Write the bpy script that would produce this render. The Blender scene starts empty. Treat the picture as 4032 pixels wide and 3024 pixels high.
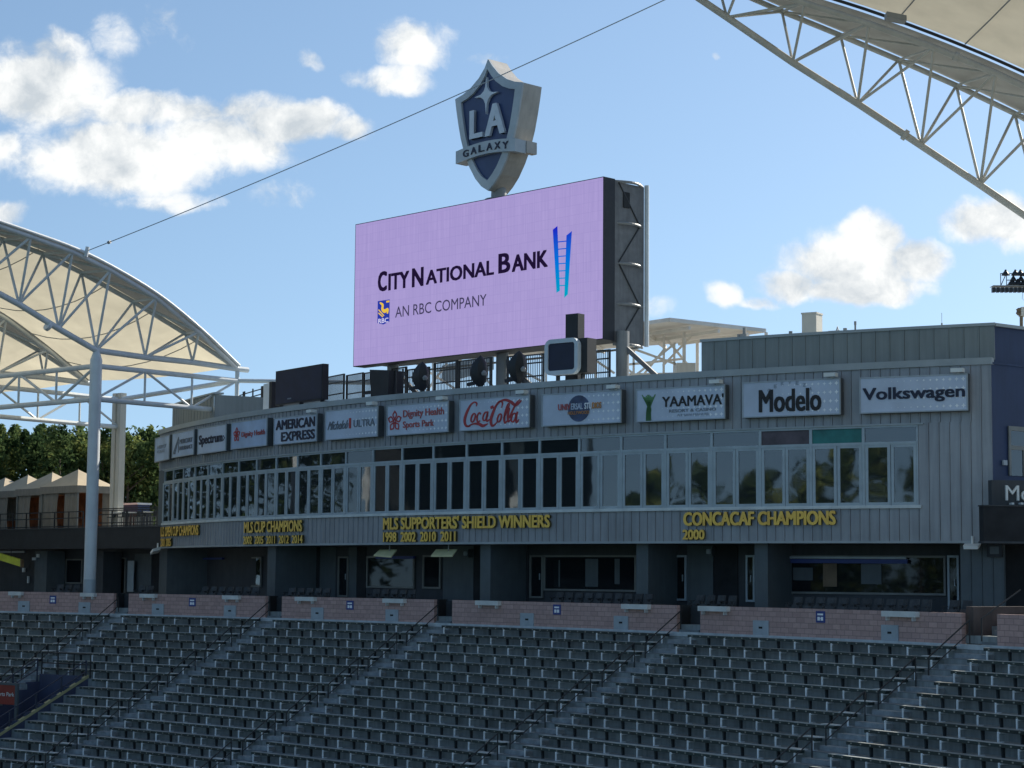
import bpy, bmesh, math, random
from mathutils import Vector, Matrix
R = math.radians
random.seed(7)
scene = bpy.context.scene
COL = scene.collection

# ------------------------------------------------------------------ camera
F_PX, PITCH, ROLL = 7571.0, 0.09795, 0.0084
PW, PH = 4032, 3024
cp, sp = math.cos(PITCH), math.sin(PITCH)
r0, u0, f0 = Vector((1, 0, 0)), Vector((0, -sp, cp)), Vector((0, cp, sp))
cr, sr = math.cos(ROLL), math.sin(ROLL)
rv, uv = r0 * cr + u0 * sr, u0 * cr - r0 * sr
cam_d = bpy.data.cameras.new("camera")
cam_d.sensor_width = 36
cam_d.lens = F_PX / PW * 36
cam_d.clip_start = 0.5
cam_d.clip_end = 3000
cam = bpy.data.objects.new("camera", cam_d)
COL.objects.link(cam)
cam.matrix_world = Matrix(((rv.x, uv.x, -f0.x, 0), (rv.y, uv.y, -f0.y, 0), (rv.z, uv.z, -f0.z, 0), (0, 0, 0, 1)))
scene.camera = cam

def ray(px, py):
    x, y = px - PW / 2, py - PH / 2
    x, y = x * cr + y * sr, -x * sr + y * cr
    u, v = x / F_PX, -y / F_PX
    return Vector((u, cp - sp * v, sp + cp * v))

# ------------------------------------------------------------------ light
SUN_AZ, SUN_EL = R(44), R(29)          # from +Y towards +X
SKY_STRENGTH = 0.10
scene.view_settings.view_transform = 'Standard'
scene.view_settings.look = 'None'
scene.view_settings.exposure = 0.6
scene.view_settings.gamma = 1
sun_d = bpy.data.lights.new("sun", 'SUN')
sun_d.energy = 5.0
sun_d.angle = R(0.5)
sun_d.color = (1.0, 0.93, 0.82)
sun = bpy.data.objects.new("sun", sun_d)
COL.objects.link(sun)
sdir = Vector((math.sin(SUN_AZ) * math.cos(SUN_EL), math.cos(SUN_AZ) * math.cos(SUN_EL), math.sin(SUN_EL)))
sun.rotation_euler = (-sdir).to_track_quat('-Z', 'Y').to_euler()
sun.location = (40, 40, 60)

# clouds: (x, y, rx, ry, weight) as directions of the sky, read in units of 1/2212 frame width
CLOUDS = [
    (100, 190, 150, 105, 1.0), (130, 110, 80, 60, .75), (240, 75, 75, 60, .52), (345, 55, 60, 60, .50), (45, 110, 60, 50, .55),
    (340, 240, 200, 48, .85), (560, 240, 130, 48, .8), (260, 345, 250, 95, 1.0), (470, 310, 190, 80, .85),
    (620, 262, 150, 55, .92), (745, 280, 62, 34, .75), (20, 330, 60, 55, .7), (15, 465, 55, 34, .75), (610, 425, 80, 40, .5),
    (350, 440, 160, 30, .6), (672, 138, 42, 26, .52), (400, 90, 40, 40, .4),
    (880, 105, 80, 62, .86), (855, 170, 82, 46, .74), (775, 165, 55, 28, .5), (955, 95, 40, 60, .5), (1060, 125, 62, 26, .5),
    (1840, 575, 170, 78, 1.0), (1885, 510, 78, 62, .95), (1975, 565, 82, 62, .9), (1720, 618, 80, 44, .9), (1850, 625, 175, 40, .95),
    (1568, 638, 52, 28, .7), (1640, 652, 60, 18, .6),
    (2110, 475, 82, 58, .95), (2180, 480, 82, 70, .95), (1420, 668, 55, 30, .55), (1200, 690, 90, 30, .3), (1546, 118, 14, 14, .42)]
world = bpy.data.worlds.new("World")
scene.world = world
world.use_nodes = True
nt = world.node_tree
nt.nodes.clear()
def N(tree, t, **kw):
    n = tree.nodes.new(t)
    for k, v in kw.items():
        setattr(n, k, v)
    return n
L = nt.links.new
out = N(nt, 'ShaderNodeOutputWorld')
bg = N(nt, 'ShaderNodeBackground')
bg.inputs['Strength'].default_value = SKY_STRENGTH
sky = N(nt, 'ShaderNodeTexSky', sky_type='NISHITA')
sky.sun_disc = False
sky.sun_elevation = SUN_EL
sky.sun_rotation = SUN_AZ
sky.altitude = 20
sky.air_density = 1.0
sky.dust_density = 0.3
sky.ozone_density = 1.6
geo = N(nt, 'ShaderNodeTexCoord')
lift = N(nt, 'ShaderNodeVectorMath', operation='MULTIPLY_ADD'); L(geo.outputs['Generated'], lift.inputs[0])
lift.inputs[1].default_value = (1, 1, .85); lift.inputs[2].default_value = (0, 0, .15)
nrm = N(nt, 'ShaderNodeVectorMath', operation='NORMALIZE'); L(lift.outputs[0], nrm.inputs[0]); L(nrm.outputs[0], sky.inputs[0])
sepx = N(nt, 'ShaderNodeSeparateXYZ'); L(geo.outputs['Generated'], sepx.inputs[0])
def math_n(tree, op, a, b=None, clamp=False):
    n = N(tree, 'ShaderNodeMath', operation=op); n.use_clamp = clamp
    for i, v in enumerate((a, b)):
        if v is None: continue
        if isinstance(v, (int, float)): n.inputs[i].default_value = v
        else: tree.links.new(v, n.inputs[i])
    return n.outputs[0]
ysafe = math_n(nt, 'MAXIMUM', sepx.outputs['Y'], 0.05)
gu = math_n(nt, 'DIVIDE', sepx.outputs['X'], ysafe)
gv = math_n(nt, 'DIVIDE', sepx.outputs['Z'], ysafe)
comb = N(nt, 'ShaderNodeCombineXYZ'); L(gu, comb.inputs[0]); L(gv, comb.inputs[1])
# warp
wn = N(nt, 'ShaderNodeTexNoise'); wn.inputs['Scale'].default_value = 45; wn.inputs['Detail'].default_value = 5
L(comb.outputs[0], wn.inputs['Vector'])
wsub = N(nt, 'ShaderNodeVectorMath', operation='SUBTRACT'); L(wn.outputs['Color'], wsub.inputs[0]); wsub.inputs[1].default_value = (.5, .5, .5)
wsc = N(nt, 'ShaderNodeVectorMath', operation='SCALE'); L(wsub.outputs[0], wsc.inputs[0]); wsc.inputs['Scale'].default_value = 0.014
wadd = N(nt, 'ShaderNodeVectorMath', operation='ADD'); L(comb.outputs[0], wadd.inputs[0]); L(wsc.outputs[0], wadd.inputs[1])
mask = None
for (cx, cy, rx, ry, wt) in CLOUDS:
    d = ray(cx * 1.8228, cy * 1.8228)
    cu, cv = d.x / d.y, d.z / d.y
    su, sv = rx * 2.15 / F_PX, ry * 2.05 / F_PX
    sub = N(nt, 'ShaderNodeVectorMath', operation='SUBTRACT'); L(wadd.outputs[0], sub.inputs[0]); sub.inputs[1].default_value = (cu, cv, 0)
    mul = N(nt, 'ShaderNodeVectorMath', operation='MULTIPLY'); L(sub.outputs[0], mul.inputs[0]); mul.inputs[1].default_value = (1 / su, 1 / sv, 0)
    ln = N(nt, 'ShaderNodeVectorMath', operation='LENGTH'); L(mul.outputs[0], ln.inputs[0])
    mr = N(nt, 'ShaderNodeMapRange'); mr.interpolation_type = 'SMOOTHSTEP'
    L(ln.outputs['Value'], mr.inputs[0])
    mr.inputs[1].default_value = 0.25; mr.inputs[2].default_value = 1.35; mr.inputs[3].default_value = wt; mr.inputs[4].default_value = 0
    mask = mr.outputs[0] if mask is None else math_n(nt, 'MAXIMUM', mask, mr.outputs[0])
def cloud_noise(vec, scale, detail, rough):
    n = N(nt, 'ShaderNodeTexNoise'); n.inputs['Scale'].default_value = scale; n.inputs['Detail'].default_value = detail
    n.inputs['Roughness'].default_value = rough; n.inputs['Distortion'].default_value = .15
    L(vec, n.inputs['Vector']); return n.outputs['Fac']
n1 = cloud_noise(wadd.outputs[0], 30, 12, .62)
offs = N(nt, 'ShaderNodeVectorMath', operation='ADD'); L(comb.outputs[0], offs.inputs[0]); offs.inputs[1].default_value = (.004, .008, 0)
n2 = cloud_noise(offs.outputs[0], 26, 6, .58)
n3 = cloud_noise(comb.outputs[0], 11, 3, .5)
# density
dens = math_n(nt, 'ADD', mask, math_n(nt, 'MULTIPLY', math_n(nt, 'SUBTRACT', n1, .5), 1.55))
cov = N(nt, 'ShaderNodeMapRange'); cov.interpolation_type = 'SMOOTHSTEP'
L(dens, cov.inputs[0]); cov.inputs[1].default_value = .25; cov.inputs[2].default_value = .84; cov.inputs[3].default_value = 0; cov.inputs[4].default_value = 1
covm = math_n(nt, 'MULTIPLY', cov.outputs[0], math_n(nt, 'MULTIPLY', mask, 3.0, True), True)
# lit side: denser towards the sun darkens
emb = math_n(nt, 'MULTIPLY', math_n(nt, 'SUBTRACT', n1, n2), 1.7)
emb = math_n(nt, 'ADD', emb, math_n(nt, 'MULTIPLY', math_n(nt, 'SUBTRACT', .52, n3), .9))
litv = math_n(nt, 'ADD', emb, .80, True)
crmp = N(nt, 'ShaderNodeValToRGB')
crmp.color_ramp.elements[0].position = .45; crmp.color_ramp.elements[0].color = (4.0, 4.4, 4.75, 1)
crmp.color_ramp.elements[1].position = .95; crmp.color_ramp.elements[1].color = (6.7, 6.8, 6.75, 1)
L(litv, crmp.inputs[0])
mixc = N(nt, 'ShaderNodeMix', data_type='RGBA'); mixc.clamp_factor = True
tint = N(nt, 'ShaderNodeVectorMath', operation='MULTIPLY'); L(sky.outputs[0], tint.inputs[0]); tint.inputs[1].default_value = (.975, 1.0, .975)
L(covm, mixc.inputs['Factor']); L(tint.outputs[0], mixc.inputs['A']); L(crmp.outputs[0], mixc.inputs['B'])
L(mixc.outputs['Result'], bg.inputs['Color']); L(bg.outputs[0], out.inputs[0])

# ------------------------------------------------------------------ helpers
def at(px, py, Y):
    d = ray(px, py); return d * (Y / d.y)
def at_z(px, py, z):
    d = ray(px, py); return d * (z / d.z)
def at_plane(px, py, P0, Nn):
    d = ray(px, py); return d * (P0.dot(Nn) / d.dot(Nn))

FX0, FY0, FR, FA0 = 16.5409, 78.0926, 82.3859, .47914
FC = Vector((FX0 + FR * math.sin(FA0), FY0 + FR * math.cos(FA0), 0))
ZS, ZC, ZL = 1.336, 8.777, 2.885
def fnorm(s):
    h = FA0 + s / FR; return Vector((-math.sin(h), -math.cos(h), 0))
def ftan(s):                       # towards the left of the picture
    h = FA0 + s / FR; return Vector((-math.cos(h), math.sin(h), 0))
def fac(s, z, o=0.0):
    p = FC + fnorm(s) * (FR + o); return Vector((p.x, p.y, z))
def fac_at(px, py, o=0.0):
    d = ray(px, py); r = FR + o
    a = d.x ** 2 + d.y ** 2; b = -2 * (d.x * FC.x + d.y * FC.y); c = FC.x ** 2 + FC.y ** 2 - r * r
    t = (-b - math.sqrt(max(0, b * b - 4 * a * c))) / (2 * a)
    p = d * t; q = (p - FC) / r
    h = math.atan2(-q.x, -q.y)
    return (h - FA0) * FR, p.z
# the seating stand: s along the block wall (right +), d towards the pitch
SX0, SY0, SH0, SK = 0.0, 87.75, -.78, -.008
ZB = -2.45
def st_h(s): return SH0 + SK * s
def stand(s, d, z):
    h = st_h(s)
    x = SX0 + (math.sin(h) - math.sin(SH0)) / SK; y = SY0 - (math.cos(h) - math.cos(SH0)) / SK
    return Vector((x + math.sin(h) * d, y - math.cos(h) * d, z))
def st_n(s): h = st_h(s); return Vector((math.sin(h), -math.cos(h), 0))
def st_t(s): h = st_h(s); return Vector((math.cos(h), math.sin(h), 0))
def stand_at(px, py, d=0.0):
    rr = ray(px, py); lo, hi = -60.0, 60.0
    k = rr.x / rr.y
    for _ in range(60):
        m = (lo + hi) / 2; p = stand(m, d, 0)
        if p.x / p.y < k: lo = m
        else: hi = m
    p = stand(lo, d, 0); z = rr.z * p.y / rr.y
    return lo, z

class MB:
    def __init__(self): self.v, self.f, self.m = [], [], []
    def add(self, vs, fs, mi=0):
        b = len(self.v); self.v += [Vector(x) for x in vs]
        for f in fs: self.f.append(tuple(b + i for i in f)); self.m.append(mi)
        return self
    def quad(self, a, b, c, d, mi=0): return self.add((a, b, c, d), ((0, 1, 2, 3),), mi)
    def hexa(self, p, mi=0):           # p: 8 points, bottom ring then top ring
        return self.add(p, ((3, 2, 1, 0), (4, 5, 6, 7), (0, 1, 5, 4), (1, 2, 6, 5), (2, 3, 7, 6), (3, 0, 4, 7)), mi)
    def box(self, x0, x1, y0, y1, z0, z1, P=None, mi=0):
        P = P or (lambda a, b, c: Vector((a, b, c)))
        return self.hexa([P(x0, y0, z0), P(x1, y0, z0), P(x1, y1, z0), P(x0, y1, z0), P(x0, y0, z1), P(x1, y0, z1), P(x1, y1, z1), P(x0, y1, z1)], mi)
    def beam(self, a, b, w, h, up=Vector((0, 0, 1)), mi=0):
        a, b = Vector(a), Vector(b); d = (b - a).normalized(); s = d.cross(up)
        if s.length < 1e-4: s = d.cross(Vector((1, 0, 0)))
        s.normalize(); t = s.cross(d)
        s, t = s * (w / 2), t * (h / 2)
        return self.hexa([a - s - t, a + s - t, a + s + t, a - s + t, b - s - t, b + s - t, b + s + t, b - s + t], mi)
    def tube(self, pts, r, n=10, mi=0, cap=True):
        pts = [Vector(p) for p in pts]; rs = r if isinstance(r, (list, tuple)) else [r] * len(pts)
        base = len(self.v); prev = None
        for i, p in enumerate(pts):
            d = (pts[min(i + 1, len(pts) - 1)] - pts[max(i - 1, 0)]).normalized()
            if prev is None:
                s = d.cross(Vector((0, 0, 1)))
                if s.length < 1e-3: s = Vector((1, 0, 0))
            else: s = prev - d * prev.dot(d)
            s.normalize(); prev = s; t = d.cross(s)
            for k in range(n):
                a = 2 * math.pi * k / n
                self.v.append(p + (s * math.cos(a) + t * math.sin(a)) * rs[i])
        for i in range(len(pts) - 1):
            for k in range(n):
                a, b = base + i * n + k, base + i * n + (k + 1) % n
                self.f.append((a, b, b + n, a + n)); self.m.append(mi)
        if cap:
            self.f.append(tuple(base + k for k in range(n))[::-1]); self.m.append(mi)
            e = base + (len(pts) - 1) * n
            self.f.append(tuple(e + k for k in range(n))); self.m.append(mi)
        return self
    def prism(self, poly, vec, mi=0):
        n = len(poly); vec = Vector(vec); poly = [Vector(p) for p in poly]
        return self.add(poly + [p + vec for p in poly], [tuple(range(n))[::-1], tuple(range(n, 2 * n))] + [(i, (i + 1) % n, n + (i + 1) % n, n + i) for i in range(n)], mi)
    def lathe(self, c, prof, n=16, mi=0):     # prof: (r, z)
        base = len(self.v); c = Vector(c)
        for (r, z) in prof:
            for k in range(n):
                a = 2 * math.pi * k / n; self.v.append(c + Vector((r * math.cos(a), r * math.sin(a), z)))
        for i in range(len(prof) - 1):
            for k in range(n):
                a, b = base + i * n + k, base + i * n + (k + 1) % n
                self.f.append((a, b, b + n, a + n)); self.m.append(mi)
        self.f.append(tuple(base + k for k in range(n))[::-1]); self.m.append(mi)
        e = base + (len(prof) - 1) * n; self.f.append(tuple(e + k for k in range(n))); self.m.append(mi)
        return self
    def build(self, name, mat, parent=None, smooth=False, fix=True):
        if parent is None:
            if self.v:
                xs = [p.x for p in self.v]; ys = [p.y for p in self.v]; zs = [p.z for p in self.v]
                o = Vector(((min(xs) + max(xs)) / 2, (min(ys) + max(ys)) / 2, min(zs)))
            else: o = Vector((0, 0, 0))
        else:
            o = Vector((0, 0, 0)); q = parent
            while q is not None: o += Vector(q.location); q = q.parent
        me = bpy.data.meshes.new(name)
        me.from_pydata([p - o for p in self.v], [], self.f)
        mats = mat if isinstance(mat, (list, tuple)) else [mat]
        for m in mats: me.materials.append(m)
        if len(mats) > 1:
            for i, p in enumerate(me.polygons): p.material_index = self.m[i]
        if fix:
            bm = bmesh.new(); bm.from_mesh(me); bmesh.ops.recalc_face_normals(bm, faces=bm.faces); bm.to_mesh(me); bm.free()
        if smooth:
            for p in me.polygons: p.use_smooth = True
            try: me.set_sharp_from_angle(angle=R(40))
            except Exception: pass
        ob = bpy.data.objects.new(name, me)
        COL.objects.link(ob)
        if parent is None: ob.location = o
        else: ob.parent = parent
        return ob
def tag(o, label=None, cat=None, group=None, kind=None):
    if label: o['label'] = label
    if cat: o['category'] = cat
    if group: o['group'] = group
    if kind: o['kind'] = kind
    return o
def thing(name, label, cat, loc=(0, 0, 0), group=None):
    o = bpy.data.objects.new(name, None); o.empty_display_size = .2
    COL.objects.link(o); o.location = loc
    return tag(o, label, cat, group)
def copy_thing(root, off=None, mat=None):
    def rec(o, par):
        c = o.copy(); COL.objects.link(c)
        if par is not None: c.parent = par
        for ch in list(o.children): rec(ch, c)
        return c
    c = rec(root, None)
    if off is not None: c.location = root.location + Vector(off)
    if mat is not None: c.matrix_world = mat
    return c
ORD = ['zeroth', 'first', 'second', 'third', 'fourth', 'fifth', 'sixth', 'seventh', 'eighth', 'ninth', 'tenth', 'eleventh', 'twelfth', 'thirteenth', 'fourteenth', 'fifteenth', 'sixteenth', 'seventeenth', 'eighteenth', 'nineteenth', 'twentieth', 'twenty-first', 'twenty-second']

# ------------------------------------------------------------------ materials
def mat(name, col, rough=.6, metal=0.0, var=.12, scale=1.5, bump=0.0, bscale=20, streak=0.0, spec=.5, detail=5, rnd=0.0):
    m = bpy.data.materials.new(name); m.use_nodes = True
    t = m.node_tree; b = t.nodes['Principled BSDF']
    b.inputs['Roughness'].default_value = rough; b.inputs['Metallic'].default_value = metal
    b.inputs['Specular IOR Level'].default_value = spec
    g = N(t, 'ShaderNodeNewGeometry')
    n = N(t, 'ShaderNodeTexNoise'); n.inputs['Scale'].default_value = scale; n.inputs['Detail'].default_value = detail
    n.inputs['Roughness'].default_value = .6
    t.links.new(g.outputs['Position'], n.inputs['Vector'])
    fac = n.outputs['Fac']
    if streak:
        mp = N(t, 'ShaderNodeMapping'); mp.inputs['Scale'].default_value = (3.5, 3.5, .25)
        t.links.new(g.outputs['Position'], mp.inputs[0])
        n2 = N(t, 'ShaderNodeTexNoise'); n2.inputs['Scale'].default_value = 1.6; n2.inputs['Detail'].default_value = 6
        t.links.new(mp.outputs[0], n2.inputs['Vector'])
        fac = math_n(t, 'ADD', math_n(t, 'MULTIPLY', fac, 1 - streak), math_n(t, 'MULTIPLY', n2.outputs['Fac'], streak))
    r = N(t, 'ShaderNodeValToRGB')
    lo = [max(0, c * (1 - var * 2.2)) for c in col]; hi = [min(1, c * (1 + var * 2.2)) for c in col]
    r.color_ramp.elements[0].position = .25; r.color_ramp.elements[0].color = (*lo, 1)
    r.color_ramp.elements[1].position = .75; r.color_ramp.elements[1].color = (*hi, 1)
    t.links.new(fac, r.inputs[0]); t.links.new(r.outputs[0], b.inputs['Base Color'])
    if rnd:       # every object of the kind has its own wear
        oi = N(t, 'ShaderNodeObjectInfo'); ml = N(t, 'ShaderNodeVectorMath', operation='SCALE')
        sc_ = math_n(t, 'ADD', math_n(t, 'MULTIPLY', oi.outputs['Random'], 2 * rnd), 1 - rnd)
        t.links.new(r.outputs[0], ml.inputs[0]); t.links.new(sc_, ml.inputs['Scale']); t.links.new(ml.outputs[0], b.inputs['Base Color'])
    if bump:
        n3 = N(t, 'ShaderNodeTexNoise'); n3.inputs['Scale'].default_value = bscale; n3.inputs['Detail'].default_value = 4
        t.links.new(g.outputs['Position'], n3.inputs['Vector'])
        bp = N(t, 'ShaderNodeBump'); bp.inputs['Strength'].default_value = bump; bp.inputs['Distance'].default_value = .05
        t.links.new(n3.outputs['Fac'], bp.inputs['Height']); t.links.new(bp.outputs[0], b.inputs['Normal'])
    return m
def emit(name, col, strength=1.0):
    m = bpy.data.materials.new(name); m.use_nodes = True; t = m.node_tree; t.nodes.clear()
    o = N(t, 'ShaderNodeOutputMaterial'); e = N(t, 'ShaderNodeEmission')
    e.inputs[0].default_value = (*col, 1); e.inputs[1].default_value = strength
    t.links.new(e.outputs[0], o.inputs[0]); return m
M = {}
M['concrete'] = mat('concrete', (.24, .275, .28), .85, var=.22, scale=.8, bump=.15, streak=.5)
M['concrete_pale'] = mat('concrete_pale', (.50, .56, .58), .8, var=.12, scale=2, bump=.1)
M['step_lit'] = mat('step_front_lit', (.28, .315, .335), .8, var=.18, scale=2.5)  # paler copy for the half steps, painting in the light they catch
M['step'] = mat('step_concrete', (.17, .20, .215), .8, var=.15, scale=2.5, bump=.1)
M['bench'] = mat('bench_green', (.026, .042, .040), .45, var=.22, scale=3, rnd=.28)
M['bench_top'] = mat('bench_top_skylit', (.33, .36, .35), .5, var=.25, scale=2.5, rnd=.4)  # plank tops painted paler to stand for skylight falling on them
M['plate'] = mat('number_plate', (.30, .30, .26), .5, var=.05)
M['leg'] = mat('leg_galvanised', (.86, .90, .90), .5, var=.05, scale=4, rnd=.14)
M['dark_leg'] = mat('leg_dark', (.022, .028, .030), .7, var=.2)
M['rail_dark'] = mat('rail_dark', (.02, .022, .024), .5, var=.15)
M['ledge'] = mat('ledge_white', (.62, .64, .62), .6, var=.07)
M['hatch'] = mat('hatch_grey', (.36, .42, .46), .55, var=.06, scale=3)
M['black'] = mat('black_matte', (.016, .019, .022), .6, var=.15)
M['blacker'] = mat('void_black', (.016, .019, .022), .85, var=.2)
M['sign_blue'] = mat('sign_blue', (.03, .06, .24), .5, var=.06)
M['wall'] = mat('metal_cladding', (.295, .315, .335), .45, var=.14, scale=.5, streak=.5, metal=.1)
M['wall2'] = mat('metal_cladding_dark', (.22, .25, .25), .6, var=.10, scale=.6, streak=.55)
M['cap'] = mat('cap_trim', (.34, .385, .40), .5, var=.08, scale=.6)
M['frame'] = mat('window_frame', (.36, .43, .465), .4, var=.07, scale=1.5, metal=.1)
M['sill'] = mat('window_sill', (.60, .66, .66), .5, var=.08)
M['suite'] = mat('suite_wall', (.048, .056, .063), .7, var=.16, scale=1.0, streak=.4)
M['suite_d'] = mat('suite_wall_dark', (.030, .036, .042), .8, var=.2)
M['suite_l'] = mat('suite_panel', (.09, .112, .12), .65, var=.1, streak=.4)
M['suite_frame'] = mat('suite_frame', (.19, .20, .185), .5, var=.1)
M['navy'] = mat('navy_wall', (.02, .04, .105), .6, var=.14, scale=.7, streak=.4)
M['steel'] = mat('white_steel', (.62, .66, .67), .4, var=.08, scale=.8, streak=.3)
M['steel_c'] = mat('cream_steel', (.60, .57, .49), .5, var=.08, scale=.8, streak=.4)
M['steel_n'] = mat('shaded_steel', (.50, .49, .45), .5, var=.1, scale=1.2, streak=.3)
M['tunnel'] = mat('tunnel_navy', (.055, .07, .125), .6, var=.12, scale=.8, streak=.4)
M['rail_navy'] = mat('rail_navy', (.03, .04, .07), .5, var=.1)
M['steel_g'] = mat('grey_steel', (.24, .25, .25), .5, var=.1, scale=1.2, streak=.3)
M['gold'] = mat('gold_letters', (.97, .57, .10), .45, var=.08, scale=2)
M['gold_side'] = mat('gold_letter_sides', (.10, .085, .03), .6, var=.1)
M['silver'] = mat('sign_silver', (.50, .58, .70), .45, var=.08, scale=.5)
M['silver_blue'] = mat('sign_silver_blue', (.40, .52, .70), .45, var=.10, scale=.7)
M['dots'] = mat('sign_dots', (.86, .90, .94), .5, var=.04)
M['sign_edge'] = mat('sign_edge', (.07, .08, .085), .5, var=.12)
M['lamp_white'] = mat('lamp_white', (.72, .76, .74), .45, var=.05)
M['ink'] = mat('ink_navy', (.012, .018, .045), .6, var=.1)
M['inkblack'] = mat('ink_black', (.012, .012, .014), .6, var=.1)
M['red'] = mat('ink_red', (.42, .035, .04), .5, var=.08)
M['palered'] = mat('ink_pale_red', (.45, .10, .10), .5, var=.1)
M['green'] = mat('ink_green', (.10, .26, .10), .5, var=.12)
M['greyink'] = mat('ink_grey', (.16, .19, .23), .5, var=.1)
M['paleink'] = mat('ink_pale', (.30, .36, .44), .5, var=.1)
M['globe'] = mat('globe_blue', (.03, .055, .13), .35, var=.4, scale=2)
M['orange'] = mat('ink_orange', (.55, .24, .06), .5, var=.1)
M['crest_navy'] = mat('crest_navy', (.03, .05, .13), .35, var=.12, scale=.6)
M['crest_silver'] = mat('crest_silver', (.42, .47, .50), .4, var=.1, scale=.6)
M['crest_side'] = mat('crest_side', (.40, .38, .34), .5, var=.14, scale=.6, streak=.3)
M['crest_white'] = mat('crest_white', (.55, .61, .67), .45, var=.05)
M['housing'] = mat('board_housing', (.012, .014, .02), .6, var=.15)
M['mesh'] = mat('board_mesh', (.15, .155, .16), .6, var=.18, scale=2.5, streak=.4)
M['clockframe'] = mat('clock_frame', (.50, .58, .64), .45, var=.05)
M['fabric_tan'] = mat('cabana_roof', (.46, .38, .28), .85, var=.06, scale=3)
M['curtain'] = mat('cabana_curtain', (.24, .22, .185), .9, var=.10, scale=2, streak=.5)
M['orange_cloth'] = mat('orange_cloth', (.34, .11, .04), .8, var=.2, scale=2)
M['trunk'] = mat('bark', (.09, .07, .05), .9, var=.25, scale=4)
M['ground'] = mat('ground_soil', (.14, .13, .10), .95, var=.2, scale=.2)
M['grass'] = mat('pitch_grass', (.05, .11, .03), .9, var=.2, scale=.15)
M['deck'] = mat('concourse_deck', (.22, .22, .21), .9, var=.15, scale=.4)
M['white'] = mat('white_paint', (.74, .76, .75), .5, var=.05)
M['yellowpaint'] = mat('yellow_paint', (.38, .36, .19), .6, var=.12)
M['redsign'] = mat('red_sign', (.30, .045, .03), .5, var=.08)
M['teal'] = mat('teal_banner', (.02, .17, .16), .5, var=.15)
M['brown'] = mat('brown_banner', (.09, .07, .085), .5, var=.2)
M['chair'] = mat('chair_black', (.034, .040, .044), .6, var=.2, scale=4, rnd=.3)
M['chair_arm'] = mat('chair_arm_tan', (.17, .12, .07), .6, var=.15)
M['brick_dark'] = mat('dark_brown_block', (.075, .058, .052), .85, var=.2)
M['heater'] = mat('heater_panel', (.62, .60, .34), .5, var=.06)
M['yellow'] = mat('yellow_panel', (.52, .58, .05), .5, var=.10)
M['steel_far'] = mat('far_canopy_white', (.80, .76, .69), .7, var=.08, scale=.5)

def block_mat():
    m = bpy.data.materials.new('pink_block'); m.use_nodes = True; t = m.node_tree; b = t.nodes['Principled BSDF']
    b.inputs['Roughness'].default_value = .85
    uvn = N(t, 'ShaderNodeUVMap'); br = N(t, 'ShaderNodeTexBrick')
    br.inputs['Scale'].default_value = 1; br.inputs['Brick Width'].default_value = .42; br.inputs['Row Height'].default_value = .205
    br.inputs['Mortar Size'].default_value = .010; br.inputs['Mortar Smooth'].default_value = .3
    br.inputs['Color1'].default_value = (.44, .295, .265, 1); br.inputs['Color2'].default_value = (.54, .365, .33, 1)
    br.inputs['Mortar'].default_value = (.23, .17, .165, 1)
    t.links.new(uvn.outputs[0], br.inputs['Vector'])
    n = N(t, 'ShaderNodeTexNoise'); n.inputs['Scale'].default_value = 6; n.inputs['Detail'].default_value = 6
    mx = N(t, 'ShaderNodeMix', data_type='RGBA', blend_type='MULTIPLY'); mx.inputs['Factor'].default_value = .55
    rmp = N(t, 'ShaderNodeValToRGB'); rmp.color_ramp.elements[0].color = (.6, .6, .6, 1); rmp.color_ramp.elements[1].color = (1.25, 1.25, 1.25, 1)
    t.links.new(uvn.outputs[0], n.inputs['Vector']); t.links.new(n.outputs['Fac'], rmp.inputs[0])
    t.links.new(br.outputs['Color'], mx.inputs['A']); t.links.new(rmp.outputs[0], mx.inputs['B'])
    t.links.new(mx.outputs['Result'], b.inputs['Base Color'])
    bp = N(t, 'ShaderNodeBump'); bp.inputs['Strength'].default_value = .5; bp.inputs['Distance'].default_value = .02; bp.invert = True
    t.links.new(br.outputs['Fac'], bp.inputs['Height']); t.links.new(bp.outputs[0], b.inputs['Normal'])
    return m
M['block'] = block_mat()
def glass_mat(name, tint, refl=.16, through=.35, wob=.012):
    m = bpy.data.materials.new(name); m.use_nodes = True; t = m.node_tree; t.nodes.clear()
    o = N(t, 'ShaderNodeOutputMaterial'); g = N(t, 'ShaderNodeBsdfGlossy'); g.inputs['Roughness'].default_value = .028
    g.inputs['Color'].default_value = (.9, .95, 1, 1)
    d = N(t, 'ShaderNodeBsdfDiffuse'); d.inputs['Color'].default_value = (*tint, 1)
    tr = N(t, 'ShaderNodeBsdfTransparent'); tr.inputs['Color'].default_value = (.6, .66, .66, 1)
    m1 = N(t, 'ShaderNodeMixShader'); m1.inputs[0].default_value = through
    t.links.new(d.outputs[0], m1.inputs[1]); t.links.new(tr.outputs[0], m1.inputs[2])
    fr = N(t, 'ShaderNodeFresnel'); fr.inputs['IOR'].default_value = 1.5
    fa = math_n(t, 'ADD', fr.outputs[0], refl, True)
    m2 = N(t, 'ShaderNodeMixShader'); t.links.new(fa, m2.inputs[0])
    t.links.new(m1.outputs[0], m2.inputs[1]); t.links.new(g.outputs[0], m2.inputs[2])
    if wob:
        ge = N(t, 'ShaderNodeNewGeometry'); nz = N(t, 'ShaderNodeTexNoise'); nz.inputs['Scale'].default_value = .9; nz.inputs['Detail'].default_value = 1
        t.links.new(ge.outputs['Position'], nz.inputs['Vector'])
        bp = N(t, 'ShaderNodeBump'); bp.inputs['Strength'].default_value = 1; bp.inputs['Distance'].default_value = wob
        t.links.new(nz.outputs['Fac'], bp.inputs['Height']); t.links.new(bp.outputs[0], g.inputs['Normal'])
    t.links.new(m2.outputs[0], o.inputs[0]); return m
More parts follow.
